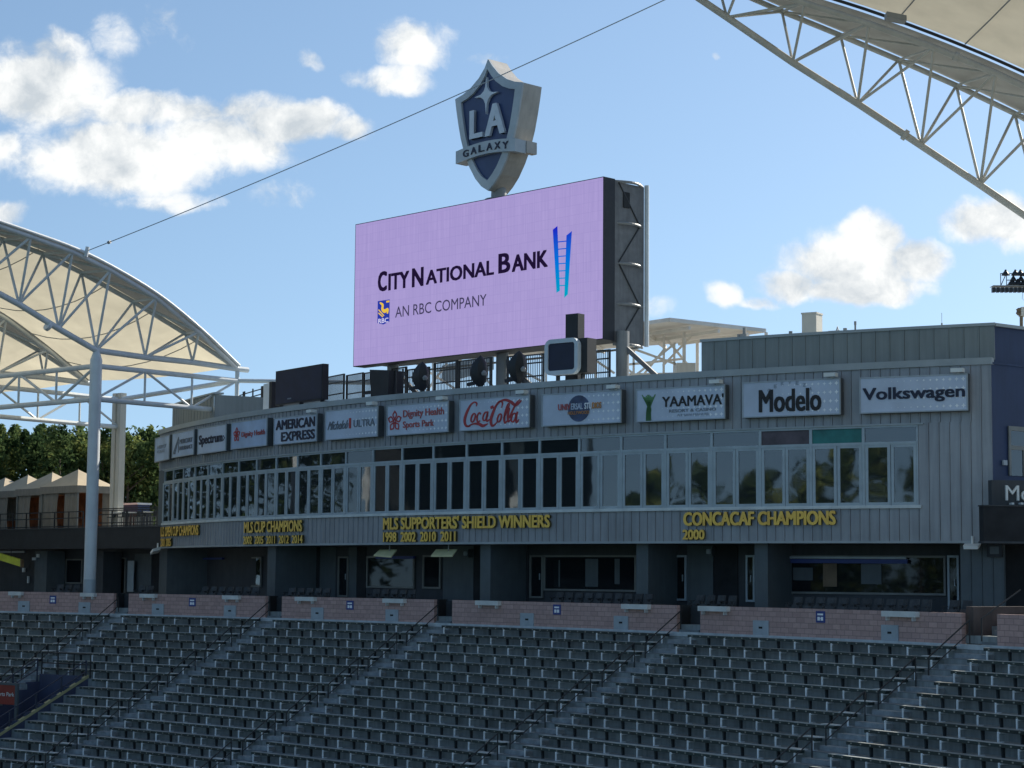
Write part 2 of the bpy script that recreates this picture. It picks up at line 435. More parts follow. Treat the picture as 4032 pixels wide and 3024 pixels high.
M['glass'] = glass_mat('window_glass', (.030, .038, .042), .05, .40, .004)
M['glass_d'] = glass_mat('suite_glass', (.014, .018, .022), -.015, .35, .0012)
def fabric_mat(name, col, tr=.5):
    m = bpy.data.materials.new(name); m.use_nodes = True; t = m.node_tree; t.nodes.clear()
    o = N(t, 'ShaderNodeOutputMaterial'); d = N(t, 'ShaderNodeBsdfDiffuse'); l = N(t, 'ShaderNodeBsdfTranslucent')
    g = N(t, 'ShaderNodeNewGeometry'); n = N(t, 'ShaderNodeTexNoise'); n.inputs['Scale'].default_value = .7; n.inputs['Detail'].default_value = 6
    t.links.new(g.outputs['Position'], n.inputs['Vector'])
    r = N(t, 'ShaderNodeValToRGB'); r.color_ramp.elements[0].position = .3; r.color_ramp.elements[1].position = .7
    r.color_ramp.elements[0].color = (*[c * .9 for c in col], 1); r.color_ramp.elements[1].color = (*[min(1, c * 1.06) for c in col], 1)
    t.links.new(n.outputs['Fac'], r.inputs[0])
    for s in (d, l): t.links.new(r.outputs[0], s.inputs[0])
    m1 = N(t, 'ShaderNodeMixShader'); m1.inputs[0].default_value = tr
    t.links.new(d.outputs[0], m1.inputs[1]); t.links.new(l.outputs[0], m1.inputs[2]); t.links.new(m1.outputs[0], o.inputs[0]); return m
M['canopy'] = fabric_mat('canopy_fabric', (.64, .585, .44), .45)
M['canopy_near'] = fabric_mat('canopy_fabric_near', (.62, .57, .45), .24)
M['canopy_strip'] = fabric_mat('canopy_edge_strip', (.40, .40, .37), .07)
M['cabana'] = fabric_mat('cabana_fabric', (.60, .50, .36), .02)
def leaf_mat():
    m = bpy.data.materials.new('leaf_green'); m.use_nodes = True; t = m.node_tree; t.nodes.clear()
    o = N(t, 'ShaderNodeOutputMaterial'); d = N(t, 'ShaderNodeBsdfDiffuse'); l = N(t, 'ShaderNodeBsdfTranslucent')
    g = N(t, 'ShaderNodeNewGeometry'); n = N(t, 'ShaderNodeTexNoise'); n.inputs['Scale'].default_value = .55; n.inputs['Detail'].default_value = 3
    t.links.new(g.outputs['Position'], n.inputs['Vector'])
    r = N(t, 'ShaderNodeValToRGB'); e = r.color_ramp.elements
    e[0].position = .32; e[0].color = (.034, .065, .028, 1); e[1].position = .68; e[1].color = (.32, .35, .11, 1)
    k = e.new(.52); k.color = (.105, .155, .058, 1)
    t.links.new(n.outputs['Fac'], r.inputs[0])
    for s in (d, l): t.links.new(r.outputs[0], s.inputs[0])
    m1 = N(t, 'ShaderNodeMixShader'); m1.inputs[0].default_value = .42
    t.links.new(d.outputs[0], m1.inputs[1]); t.links.new(l.outputs[0], m1.inputs[2]); t.links.new(m1.outputs[0], o.inputs[0]); return m
M['leaf'] = leaf_mat()

# ------------------------------------------------------------------ lettering
_txt = {}
def text_geo(s):
    k = s
    if k in _txt: return _txt[k]
    c = bpy.data.curves.new('tmp_text', 'FONT'); c.body = s; c.size = 1; c.resolution_u = 3
    c.extrude = .5; c.fill_mode = 'BOTH'
    o = bpy.data.objects.new('tmp_text', c); COL.objects.link(o)
    dg = bpy.context.evaluated_depsgraph_get()
    me = bpy.data.meshes.new_from_object(o.evaluated_get(dg))
    vs = [v.co.copy() for v in me.vertices]; fs = [tuple(p.vertices) for p in me.polygons]
    side = [abs(p.normal.z) < .5 for p in me.polygons]
    bpy.data.objects.remove(o); bpy.data.curves.remove(c); bpy.data.meshes.remove(me)
    x0, x1 = min(v.x for v in vs), max(v.x for v in vs); y0, y1 = min(v.y for v in vs), max(v.y for v in vs)
    _txt[k] = (vs, fs, side, x0, x1, y0, y1); return _txt[k]
def add_text(mb, s, P, ua, ub, va, vb, w0, w1, bold=.0, shear=0.0, mi=0, mside=None, dv=0.0):
    """dv: extra v added linearly from left to right"""
    vs, fs, side, x0, x1, y0, y1 = text_geo(s)
    h = vb - va; k = bold * h * 1.6
    offs = [(0, 0)] if not bold else [(-k, -k * .5), (-k, k * .5), (0, k * .5), (0, -k * .5), (k, k * .5), (k, -k * .5)]
    ua, ub, va, vb = ua + k, ub - k, va + k * .5, vb - k * .5
    for j, (ou, ov) in enumerate(offs):
        pts = []
        for v in vs:
            a = (v.x - x0) / (x1 - x0); b = (v.y - y0) / (y1 - y0)
            u = ua + (ub - ua) * a; vv = va + (vb - va) * b
            u += shear * (vv - va)
            pts.append(P(u + ou, vv + ov, w0 + (w1 - w0) * (v.z + .5) + j * .0012))
        base = len(mb.v); mb.v += pts
        for f, sd in zip(fs, side):
            mb.f.append(tuple(base + i for i in f)); mb.m.append(mside if (sd and mside is not None) else mi)
def stroke(mb, pts, P, w, w0, w1, mi=0):
    """ribbon along 2-D points (u, v, width scale)"""
    n = len(pts); Ls, Rs = [], []
    for i, p in enumerate(pts):
        a, b = pts[max(0, i - 1)], pts[min(n - 1, i + 1)]
        dx, dy = b[0] - a[0], b[1] - a[1]; l = math.hypot(dx, dy) or 1
        k = w * (p[2] if len(p) > 2 else 1) / 2
        Ls.append((p[0] - dy / l * k, p[1] + dx / l * k)); Rs.append((p[0] + dy / l * k, p[1] - dx / l * k))
    for i in range(n - 1):
        q = [Ls[i], Rs[i], Rs[i + 1], Ls[i + 1]]
        mb.hexa([P(x, y, w0) for x, y in q] + [P(x, y, w1) for x, y in q], mi)
def spline(pts, k=6):
    out_ = []
    n = len(pts)
    for i in range(n - 1):
        p0, p1, p2, p3 = pts[max(0, i - 1)], pts[i], pts[i + 1], pts[min(n - 1, i + 2)]
        for j in range(k):
            t = j / k
            out_.append(tuple(.5 * (2 * b + (c - a) * t + (2 * a - 5 * b + 4 * c - d) * t * t + (3 * b - a - 3 * c + d) * t ** 3) for a, b, c, d in zip(p0, p1, p2, p3)))
    out_.append(tuple(pts[-1])); return out_
class Frame:
    def __init__(s, O, U, V=Vector((0, 0, 1))):
        s.O, s.U = Vector(O), Vector(U).normalized(); s.V = V.normalized(); s.N = s.U.cross(s.V).normalized()
    def P(s, u, v, w=0): return s.O + s.U * u + s.V * v + s.N * w
    def at(s, px, py, w=0):
        p = at_plane(px, py, s.O + s.N * w, s.N) - s.O - s.N * w
        return p.dot(s.U), p.dot(s.V)

# ------------------------------------------------------------------ ground
g = MB(); g.quad((-900, -300, -10), (900, -300, -10), (900, 1500, -10), (-900, 1500, -10))
tag(g.build('ground', M['ground']), kind='structure')
g = MB(); g.quad((-75, -20, -9.996), (2, -20, -9.996), (2, 88, -9.996), (-75, 88, -9.996))
tag(g.build('pitch', M['grass']), kind='structure')
g = MB()       # raised concourse behind the stand
NS = 44
ss = [-60 + i * (100 / NS) for i in range(NS + 1)]
for a, b in zip(ss[:-1], ss[1:]):
    g.quad(stand(a, -.25, -2.35), stand(b, -.25, -2.35), stand(b, -75, -2.35), stand(a, -75, -2.35))
tag(g.build('concourse', M['deck']), kind='structure')
# ------------------------------------------------------------------ grandstand
T_ROW, R_ROW, Z0, D0, NROW = .80, .365, -2.86, .12, 21
AISLES = [(-38.6, -37.6), (-27.35, -26.25), (-16.45, -15.3), (-4.95, -3.75), (10.1, 11.45), (25.2, 26.75), (41.0, 42.3)]
SECT = [(AISLES[i][1], AISLES[i + 1][0]) for i in range(len(AISLES) - 1)]
SECT.insert(0, (-50.0, AISLES[0][0]))
SNAME = ['leftmost section', 'section below the white column', 'section below leftmost gold letters', 'section below hanging heaters',
         'section below middle suite', 'section below rightmost suite', 'rightmost section']
def vom(s, k):       # opening of the tunnel cut in the lower rows on the left
    return False
st = MB()
prof = [(-.2, ZB - .1), (D0, ZB - .1)]
for k in range(NROW):
    z = Z0 - R_ROW * k; d = D0 + T_ROW * k
    prof += [(d, z), (d + T_ROW, z)]
prof += [(D0 + T_ROW * NROW, -10.2), (-.2, -10.2)]
VS0, VS1, VK0, VK1 = -26.1, -22.55, 8, 17       # tunnel opening cut into the lower rows
sb = sorted([-52 + i * 1.5 for i in range(int(100 / 1.5)) if i not in (17, 18, 19)] + [VS0, -24.3, VS1])
for a, b in zip(sb[:-1], sb[1:]):
    for (d0, z0), (d1, z1) in zip(prof[:-2], prof[1:-1]):
        if a >= VS0 - .01 and b <= VS1 + .01 and d0 > D0 + T_ROW * VK0 - .05 and d1 < D0 + T_ROW * VK1 + .05: continue
        st.quad(stand(a, d0, z0), stand(b, d0, z0), stand(b, d1, z1), stand(a, d1, z1))
stand_ob = tag(st.build('concrete_grandstand', M['concrete']), 'stepped grey concrete grandstand carrying the green bench rows below the pink block walls', 'grandstand')
cb = MB()
for a, b in zip(sb[:-1], sb[1:]):
    cb.box(a, b, -.19, D0 - .02, ZB - .09, ZB + .085, lambda s, d, z: stand(s, d, z))
tag(cb.build('kerb_ledge', M['concrete_pale']), 'pale concrete ledge running along the foot of the pink block walls', 'ledge')

# shared leg meshes
def local_mesh(name, mb, m):
    me = bpy.data.meshes.new(name); me.from_pydata(mb.v, [], mb.f); me.materials.append(m); return me
lm = MB(); lm.box(-.026, .026, .142, .185, 0, .33); lm.box(-.03, .03, -.15, .142, .27, .309); lm.box(-.05, .05, -.04, .142, 0, .02)
LEG = local_mesh('leg', lm, M['leg'])
lm = MB(); lm.add([(-.034, .03, 0), (.034, .03, 0), (.034, -.06, .0), (-.034, -.06, .0), (-.034, .06, .309), (.034, .06, .309), (.034, -.06, .309), (-.034, -.06, .309)],
                  ((3, 2, 1, 0), (4, 5, 6, 7), (0, 1, 5, 4), (1, 2, 6, 5), (2, 3, 7, 6), (3, 0, 4, 7)))
DLEG = local_mesh('bracket', lm, M['dark_leg'])
LEGSP = 1.87
def place_leg(me, name, s, d, z, par):
    o = bpy.data.objects.new(name, me); COL.objects.link(o); o.parent = par
    p = stand(s, d, z) - par.location; h = st_h(s)
    o.matrix_basis = Matrix.Translation(p) @ Matrix.Rotation(h + math.pi, 4, 'Z')
def visible(s, d, z, mx=150):
    p = stand(s, d, z); dd = p.y * cp + p.z * sp; v = -p.y * sp + p.z * cp
    return -mx < PW / 2 + F_PX * p.x / dd < PW + mx and PH / 2 - F_PX * v / dd < PH + 90
VOM = {}     # rows interrupted by the tunnel: filled below
for si, (sa, sb_) in enumerate(SECT):
    Ln = sb_ - sa; nleg = max(2, round(Ln / LEGSP))
    for k in range(NROW):
        d = D0 + T_ROW * k + .36; z = Z0 - R_ROW * k
        a = sa - .08; b = sb_ - .06
        if si == 2 and VK0 <= k < VK1: a = VS1 + .95
        legs_from = a
        if not any(visible(a + (b - a) * q / 8, d, z) for q in range(9)): continue
        root = thing('bleacher_bench', 'green bleacher bench, %s row below pink wall, %s' % (ORD[k + 1], SNAME[si]), 'bench', stand((a + b) / 2, d, z), 'bleacher benches on the grandstand')
        zt = z + .31
        mb = MB(); nn = max(2, int((b - a) / 1.0)); jit = random.uniform(-.012, .012)
        for i in range(nn):
            q0, q1 = a + (b - a) * i / nn, a + (b - a) * (i + 1) / nn
            mb.box(q0, q1, -.17, .13, zt + jit, zt + .105 + jit, lambda s, dd, zz: stand(s, d + dd, zz))
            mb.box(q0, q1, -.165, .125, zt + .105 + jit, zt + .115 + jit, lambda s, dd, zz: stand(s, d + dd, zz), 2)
        npl = int((b - a) / .468)
        for i in range(npl):
            q = a + .25 + i * .468
            mb.box(q - .035, q + .035, .13, .137, zt + .035 + jit, zt + .085 + jit, lambda s, dd, zz: stand(s, d + dd, zz), 1)
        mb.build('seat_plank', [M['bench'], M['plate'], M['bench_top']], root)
        MB().box(b - .62, b + .16, -.18, .139, zt + .128, zt + .155, lambda s, dd, zz: stand(s, d + dd, zz)).build('end_cap', M['ledge'], root)
        for i in range(nleg + 1):
            q = sa + .12 + (Ln - .30) * i / nleg
            if q < legs_from - .05: continue
            place_leg(LEG, 'leg', q, d, z, root)
            if i < nleg: place_leg(DLEG, 'bracket', q + LEGSP * .46, d - .02, z, root)
# stairways and handrails in the aisles
ANAME = ['far left aisle', 'aisle beside the white column', 'aisle right of the white column section', 'aisle below the hanging heaters', 'aisle below the single-year gold line', 'rightmost aisle by the dark doorway stair', 'aisle outside the right edge']
for ai, (a, b) in enumerate(AISLES):
    if ai in (0, 6): continue
    mb = MB()
    for k in range(NROW):
        z = Z0 - R_ROW * k; d = D0 + T_ROW * k
        mb.box(a + .04, b - .04, d - .002, d + .40, z + .004, z + R_ROW * .52, lambda s, dd, zz: stand(s, dd, zz), 1)
        mb.box(a + .04, b - .04, d + .40, d + T_ROW + .0, z + .004, z + .03, lambda s, dd, zz: stand(s, dd, zz))
    tag(mb.build('aisle_stairway', [M['step'], M['step_lit']]), 'pale concrete stairway descending the %s' % ANAME[ai], 'stairway', 'aisle stairways')
    k = 0; n = 0
    while k < NROW - 2:
        d1, d2 = D0 + T_ROW * k + .1, D0 + T_ROW * (k + 2.35)
        z1, z2 = Z0 - R_ROW * k + .36, Z0 - R_ROW * (k + 2.35) + .38
        q = a + .22
        if k == 0: d1, z1 = -.05, ZB + .12
        if visible(q, d2, z2, 60) or visible(q, d1, z1, 60):
            root = thing('aisle_handrail', 'dark two-bar handrail, %s from the top of the %s' % (ORD[n + 1], ANAME[ai]), 'handrail', stand(q, d2, z2 - .38), 'handrails in the aisles')
            p1, p2 = stand(q, d1, z1 + .82), stand(q, d2, z2 + .55)
            MB().tube([p1, p2, stand(q, d2, z2 - .36)], .028, 8).build('top_rail', M['rail_dark'], root)
            MB().tube([stand(q, d1, z1 + .38), stand(q, d2 - .02, z2 + .12)], .022, 8).build('mid_rail', M['rail_dark'], root)
            MB().tube([p1, stand(q, d1, z1 - .25)], .026, 8).build('post', M['rail_dark'], root)
        k += 3; n += 1

# ------------------------------------------------------------------ pink block walls
WH = 1.17
WALLS = [(-44.0, -27.45, 'left-hand pink block wall behind the tall white column'), (-26.35, -16.5, 'pink block wall below the leftmost gold lettering'), (-15.35, -4.95, 'pink block wall below the two hanging heaters'),
         (-3.75, 10.15, 'pink block wall below the wide middle suite window'), (11.5, 25.1, 'longest pink block wall below the rightmost suite'), (26.75, 41, 'pink block wall cut off by the right picture edge')]
def block_wall(a, b, label):
    n = max(2, int((b - a) / 1.5)); vs = []; fs = []; uvs = []
    root_o = stand((a + b) / 2, -.1, ZB)
    bm = bmesh.new(); uvl = bm.loops.layers.uv.new('UVMap')
    def q(p, u):
        f = bm.faces.new([bm.verts.new(x - root_o) for x in p])
        for l, w in zip(f.loops, u): l[uvl].uv = w
    for i in range(n):
        s0, s1 = a + (b - a) * i / n, a + (b - a) * (i + 1) / n
        q([stand(s0, 0, ZB), stand(s1, 0, ZB), stand(s1, 0, ZB + WH), stand(s0, 0, ZB + WH)], [(s0, 0), (s1, 0), (s1, WH), (s0, WH)])
        q([stand(s0, 0, ZB + WH), stand(s1, 0, ZB + WH), stand(s1, -.2, ZB + WH), stand(s0, -.2, ZB + WH)], [(s0, 0), (s1, 0), (s1, .2), (s0, .2)])
        q([stand(s1, -.2, ZB), stand(s0, -.2, ZB), stand(s0, -.2, ZB + WH), stand(s1, -.2, ZB + WH)], [(s0, 0), (s1, 0), (s1, WH), (s0, WH)])
    for s0, sg in ((a, 1), (b, -1)):
        q([stand(s0, 0, ZB), stand(s0, 0, ZB + WH), stand(s0, -.2, ZB + WH), stand(s0, -.2, ZB)], [(0, 0), (0, WH), (.2, WH), (.2, 0)])
    me = bpy.data.meshes.new('block_wall'); bmesh.ops.remove_doubles(bm, verts=bm.verts, dist=1e-4); bmesh.ops.recalc_face_normals(bm, faces=bm.faces); bm.to_mesh(me); bm.free()
    me.materials.append(M['block'])
    o = bpy.data.objects.new('block_wall', me); COL.objects.link(o); o.location = root_o
    return tag(o, label, 'wall', 'pink block walls along the top of the stand')
for w in WALLS: block_wall(*w)
# grey hatches
HX = [(95, 2391), (334, 2396), (623, 2405), (907, 2409), (1251, 2417), (1545, 2427), (2077, 2442), (2447, 2455), (2998, 2472), (3506, 2491)]
HN = ['first', 'second', 'third', 'fourth', 'fifth', 'sixth', 'seventh', 'eighth', 'ninth', 'tenth']
for i, (px, py) in enumerate(HX):
    s, z = stand_at(px, py); w = .42
    root = thing('vent_hatch', 'grey square hatch with a dark slot, %s from the left along the pink walls' % HN[i], 'hatch', stand(s, .03, ZB), 'grey hatches on the pink walls')
    MB().box(s - w, s + w, .004, .05, ZB + .09, ZB + .66, lambda a, d, c: stand(a, d, c)).build('plate', M['hatch'], root)
    MB().box(s - .10, s + .10, .05, .056, ZB + .34, ZB + .42, lambda a, d, c: stand(a, d, c)).build('slot', M['blacker'], root)
LX = [(35, 85), (318, 373), (552, 612), (878, 942), (1164, 1239), (1510, 1592), (1875, 1965), (2450, 2554), (2752, 2865), (3475, 3609)]
for i, (xa, xb) in enumerate(LX):
    sa, _ = stand_at(xa, 2360, .16); sb_, _ = stand_at(xb, 2360, .16)
    MBx = MB().box(sa, sb_, .004, .24, ZB + WH - .20, ZB + WH + .005, lambda a, d, c: stand(a, d, c))
    for q in (sa + .2, sb_ - .2): MBx.box(q - .02, q + .02, .0045, .2, ZB + WH - .34, ZB + WH - .201, lambda a, d, c: stand(a, d, c))
    tag(MBx.build('drink_ledge', M['ledge']), 'short white ledge on top of the pink wall, %s from the left' % HN[i], 'ledge', 'white ledges on the pink walls')
BX = [(209, 2361), (758, 2371), (1379, 2383), (2194, 2400), (3232, 2429)]
for i, (px, py) in enumerate(BX):
    s, z = stand_at(px, py); w = .235
    root = thing('wall_sign', 'small blue sign on the pink block wall, %s from the left' % HN[i], 'sign', stand(s, .02, z - .25), 'small blue wall signs')
    MB().box(s - w, s + w, .004, .03, z - .22, z + .22, lambda a, d, c: stand(a, d, c)).build('panel', M['sign_blue'], root)
    mb = MB()
    for (u0_, u1_, v0_, v1_) in ((-.15, .15, .06, .13), (-.15, -.02, -.14, -.0), (.02, .15, -.14, -.0), (-.15, .15, -.075, -.055)):
        mb.box(s + u0_, s + u1_, .0305, .034, z + v0_, z + v1_, lambda a, d, c: stand(a, d, c))
    mb.build('marking', M['dots'], root)
# rough white mark left of the rightmost opening
# terrace floor steps behind the walls
fl = MB()
for a, b in zip(sb[:-1], sb[1:]) if False else zip([-44 + i * 1.5 for i in range(57)], [-42.5 + i * 1.5 for i in range(57)]):
    fl.box(a, b, -1.15, -.2, -2.34, -2.06, lambda s, d, z: stand(s, d, z))
    fl.box(a, b, -2.2, -1.15, -2.34, -1.74, lambda s, d, z: stand(s, d, z))
tag(fl.build('terrace_step', M['concrete']), 'dark stepped terrace floor behind the pink walls under the suite chairs', 'terrace')
# chairs
def chair_proto():
    root = thing('terrace_chair', 'x', 'chair', (0, 0, 0), 'black chairs behind the pink walls')
    mb = MB(); n = 5
    for i in range(n):        # curved back
        x0, x1 = -.24 + .48 * i / n, -.24 + .48 * (i + 1) / n
        y = lambda x: -.20 - .06 * (1 - (x / .24) ** 2)
        mb.hexa([(x0, y(x0), .42), (x1, y(x1), .42), (x1, y(x1) - .045, .42), (x0, y(x0) - .045, .42),
                 (x0 * .92, y(x0) - .10, .88), (x1 * .92, y(x1) - .10, .88), (x1 * .92, y(x1) - .15, .88), (x0 * .92, y(x0) - .15, .88)])
    mb.build('backrest', M['chair'], root)
    MB().hexa([(-.23, -.2, .42), (.23, -.2, .42), (.22, .22, .45), (-.22, .22, .45), (-.23, -.2, .48), (.23, -.2, .48), (.22, .22, .52), (-.22, .22, .52)]).build('seat', M['chair'], root)
    for sx in (-.26, .26):
        MB().box(sx - .02, sx + .02, -.2, .16, .62, .655).box(sx - .015, sx + .015, -.02, .06, 0, .62).build('armrest', M['chair'], root)
    return root
ch0 = chair_proto(); used = False
CH = [(3090, 3660, 'rightmost suite', 2), (3700, 3800, 'corner beside the dark doorway', 2), (2160, 2560, 'wide middle suite', 2), (2720, 2900, 'narrow suite with the open door', 1), (770, 1010, 'suite under the leftmost gold letters', 2),
      (1120, 1310, 'suite left of the hanging heaters', 1), (1450, 1640, 'suite behind the hanging heaters', 1), (200, 320, 'terrace left of the white column', 2), (530, 600, 'terrace right of the white column', 1)]
for (xa, xb, nm, rows) in CH:
    for rr in range(rows):
        dd, zz = ((-.68, -2.06), (-1.62, -1.74))[rr]
        if rows == 1: dd, zz = -1.62, -1.74
        sa, _ = stand_at(xa, 2340, dd); sb_, _ = stand_at(xb, 2340, dd)
        n = max(2, int((sb_ - sa) / .60))
        for i in range(n):
            q = sa + (i + .5 + .25 * rr) * .60
            o = ch0 if not used else copy_thing(ch0); used = True
            tilt = random.uniform(-.05, .05)
            o.matrix_world = Matrix.Translation(stand(q, dd, zz)) @ Matrix.Rotation(st_h(q) + math.pi + tilt, 4, 'Z')
            o['label'] = 'black chair, %s from left in %s row, %s' % (ORD[i + 1], ('front', 'back')[rr] if rows > 1 else 'single', nm)
# ------------------------------------------------------------------ main building
FP = lambda s, o, z: fac(s, z, o)
S_R, S_L, NB, BW = -3.0, 59.2, 25, 2.3
ZT0, ZT1, ZW1 = 5.36, 5.48, 6.12          # transom bar, window head
bld = thing('press_box_building', 'long grey metal-clad stadium building with curved front, window band and rows of signs', 'building', fac(28, -2.35, -8))
def clad(mb, s0, s1, z0, z1, o=0.0, back=-.3, seam=.415, g=.035, mi=0):
    """cladding with real standing seams"""
    n = max(1, round((s1 - s0) / seam)); pts = []
    for i in range(n):
        a, b = s0 + (s1 - s0) * i / n, s0 + (s1 - s0) * (i + 1) / n
        pts += [(a, o + g), (a + .035, o + g), (a + .05, o), (b - .03, o), (b - .015, o - .02)]
    pts.append((s1, o))
    for (a, oa), (b, ob) in zip(pts[:-1], pts[1:]):
        mb.quad(fac(a, z0, oa), fac(b, z0, ob), fac(b, z1, ob), fac(a, z1, oa), mi)
        mb.quad(fac(a, z0, oa), fac(a, z0, back), fac(b, z0, back), fac(b, z0, ob), mi)
        mb.quad(fac(a, z1, oa), fac(b, z1, ob), fac(b, z1, back), fac(a, z1, back), mi)
    for s in (s0, s1): mb.quad(fac(s, z0, o), fac(s, z1, o), fac(s, z1, back), fac(s, z0, back), mi)
def bands(mb, s0, s1, o0, o1, z0, z1, step=1.5, mi=0):
    n = max(1, int((s1 - s0) / step))
    for i in range(n):
        mb.box(s0 + (s1 - s0) * i / n, s0 + (s1 - s0) * (i + 1) / n, o0, o1, z0, z1, FP, mi)
mb = MB(); clad(mb, S_R, S_L, ZW1 + .10, 8.5); clad(mb, S_R, -.004, ZS + .10, ZW1 + .10)
mb.build('upper_wall', M['wall'], bld, fix=False)
mb = MB(); clad(mb, -.003, S_L, ZS + .10, ZL - .13); mb.build('lower_fascia', M['wall'], bld, fix=False)
mb = MB(); bands(mb, S_R - .05, S_L + .05, -.4, .10, 8.5, ZC); mb.build('roof_edge_trim', M['cap'], bld); mb = MB(); bands(mb, S_R - .05, S_L + .05, -.5, .07, ZS, ZS + .10); mb.build('soffit_trim', M['cap'], bld)
mb = MB(); bands(mb, -.12, 57.62, -.25, .12, ZL - .13, ZL); mb.build('window_sill', M['sill'], bld)
mb = MB(); bands(mb, -.25, 57.7, -.3, .09, ZW1 + .03, ZW1 + .10); mb.build('head_trim', M['cap'], bld)
mb = MB(); mb.box(57.62, S_L, -.3, .0, ZL - .13, ZW1 + .1, FP); mb.build('end_pier', M['suite_l'], bld)
# windows
GP = {4: 0}
for i in range(NB):
    s0, s1 = i * BW, (i + 1) * BW
    mb = MB()
    for (a, b) in ((s0, s0 + .06), (s1 - .06, s1)): mb.box(a, b, -.2, .012, ZL, ZW1 + .03, FP)
    for (z0, z1) in ((ZT0, ZT1), (ZW1 - .05, ZW1 + .03)): mb.box(s0 + .06, s1 - .06, -.2, .03, z0, z1, FP)
    fr = mb.build('window', M['frame'], bld)
    MB().box(s0 + .06, s1 - .06, -.06, -.045, ZT1, ZW1 - .05, FP).build('pane', M['teal'] if i == 1 else M['brown'] if i == 2 else M['glass'], fr)
    mid = (s0 + s1) / 2
    for j, (a, b) in enumerate(((s0 + .07, mid - .012), (mid + .012, s1 - .07))):
        yaw = random.uniform(-.012, .012)
        if i in (24,) and j == 1: yaw = .2
        f = lambda s, o, z, c=(a + b) / 2, w=yaw: fac(s, z, o + (s - c) * w)
        mb = MB(); fw = .125
        mb.box(a, a + fw, -.10, .0, ZL, ZT0, f).box(b - fw, b, -.10, .0, ZL, ZT0, f).box(a + fw, b - fw, -.10, .0, ZL, ZL + .12, f).box(a + fw, b - fw, -.10, .0, ZT0 - .10, ZT0, f)
        sash = mb.build('sash', M['frame'], fr)
        MB().box(a + fw, b - fw, -.05, -.035, ZL + .12, ZT0 - .10, f).build('pane', M['glass'], fr)
# rooms behind the windows
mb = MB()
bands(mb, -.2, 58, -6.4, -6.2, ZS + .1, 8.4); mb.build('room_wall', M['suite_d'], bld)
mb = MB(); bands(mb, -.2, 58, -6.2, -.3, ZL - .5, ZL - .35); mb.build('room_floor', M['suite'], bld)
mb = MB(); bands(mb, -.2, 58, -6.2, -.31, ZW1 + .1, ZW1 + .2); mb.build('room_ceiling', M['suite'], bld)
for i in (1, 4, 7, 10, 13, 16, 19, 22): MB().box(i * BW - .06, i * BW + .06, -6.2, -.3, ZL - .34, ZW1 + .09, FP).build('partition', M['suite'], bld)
MB().box(BW + .2, 2 * BW - .2, -1.2, -1.1, ZL + .0, ZL + 1.15, FP).build('blue_counter', M['sign_blue'], bld)
# roof and body
mb = MB(); ns = 20
for i in range(ns):
    a, b = S_R + (S_L - S_R) * i / ns, S_R + (S_L - S_R) * (i + 1) / ns
    mb.box(a, b, -16, -.4, 8.2, 8.5, FP)
mb.build('roof', M['cap'], bld)
mb = MB(); bands(mb, S_R, S_L, -16.3, -16, -2.35, 8.5, 3); mb.build('rear_wall', M['wall2'], bld)
mb = MB(); mb.quad(fac(S_L, -2.35, -3.2), fac(S_L, -2.35, -16.3), fac(S_L, 8.5, -16.3), fac(S_L, 8.5, -3.2)); mb.quad(fac(S_L, ZS, 0), fac(S_L, ZS, -3.2), fac(S_L, 8.5, -3.2), fac(S_L, 8.5, 0)); mb.build('end_wall', M['wall2'], bld)
mb = MB(); clad(mb, S_R, 10.1, ZC, 10.16, -.75, -1.0, .62, .02); mb.build('parapet', M['wall2'], bld, fix=False)
mb = MB(); bands(mb, S_R - .05, 10.15, -1.3, -.68, 10.16, 10.28); mb.build('parapet_cap', M['cap'], bld)
mb = MB(); bands(mb, S_R, 10.1, -15, -1.0, 9.95, 10.12); mb.box(10.0, 10.1, -15, -.99, ZC, 10.16, FP); mb.build('upper_roof', M['cap'], bld)
mb = MB(); clad(mb, 49.6, S_L, ZC, 10.35, -.75, -1.0, .62, .02); mb.box(49.55, 49.7, -9, -.78, ZC, 10.3, FP); mb.box(S_L - .1, S_L, -9, -.99, ZC, 10.3, FP); mb.build('parapet', M['wall2'], bld, fix=False)
mb = MB(); bands(mb, 49.5, S_L + .05, -1.3, -.68, 10.35, 10.45); mb.build('parapet_cap', M['cap'], bld)
mb = MB(); bands(mb, 10.3, 49.4, -14, -4.4, 8.5, 9.15); mb.build('roof_deck', M['wall2'], bld)
# suites under the overhang
REC = -3.0
mb = MB(); bands(mb, S_R + 1.2, S_L, REC - .2, REC, -2.35, ZS + .0); mb.build('suite_wall', M['suite'], bld)
mb = MB(); bands(mb, S_R + .1, S_L - .1, REC, -.5, ZS + .002, ZS + .09); mb.build('soffit', M['suite'], bld)
def rect_at(xa, ya, xb, yb, o):
    sa, za = fac_at(xa, ya, o); sb2, _ = fac_at(xb, ya, o); _, zb = fac_at(xb, yb, o)
    _, zt = fac_at((xa + xb) / 2, ya, o); _, zb = fac_at((xa + xb) / 2, yb, o)
    return min(sa, sb2), max(sa, sb2), min(zt, zb), max(zt, zb)
for (xa, xb, m) in ((634, 664, 'suite_l'), (1060, 1092, 'suite_l'), (1897, 1937, 'suite_l'), (2510, 2557, 'suite_l'), (2975, 3027, 'suite_l'), (3782, 3955, 'suite_l')):
    s0, s1, _, _ = rect_at(xa, 2200, xb, 2300, -.55)
    mb = MB()
    zb = -2.35 if xa != 3782 else -1.38
    if xa == 3782: clad(mb, s0, s1, zb, ZS, -.45, -.75, .5, .03); mb.box(s1 - .25, s1, REC, -.76, zb, ZS, FP)
    else: mb.box(s0, s1, REC, -.45, zb, ZS, FP)
    mb.build('pillar', M[m], bld)
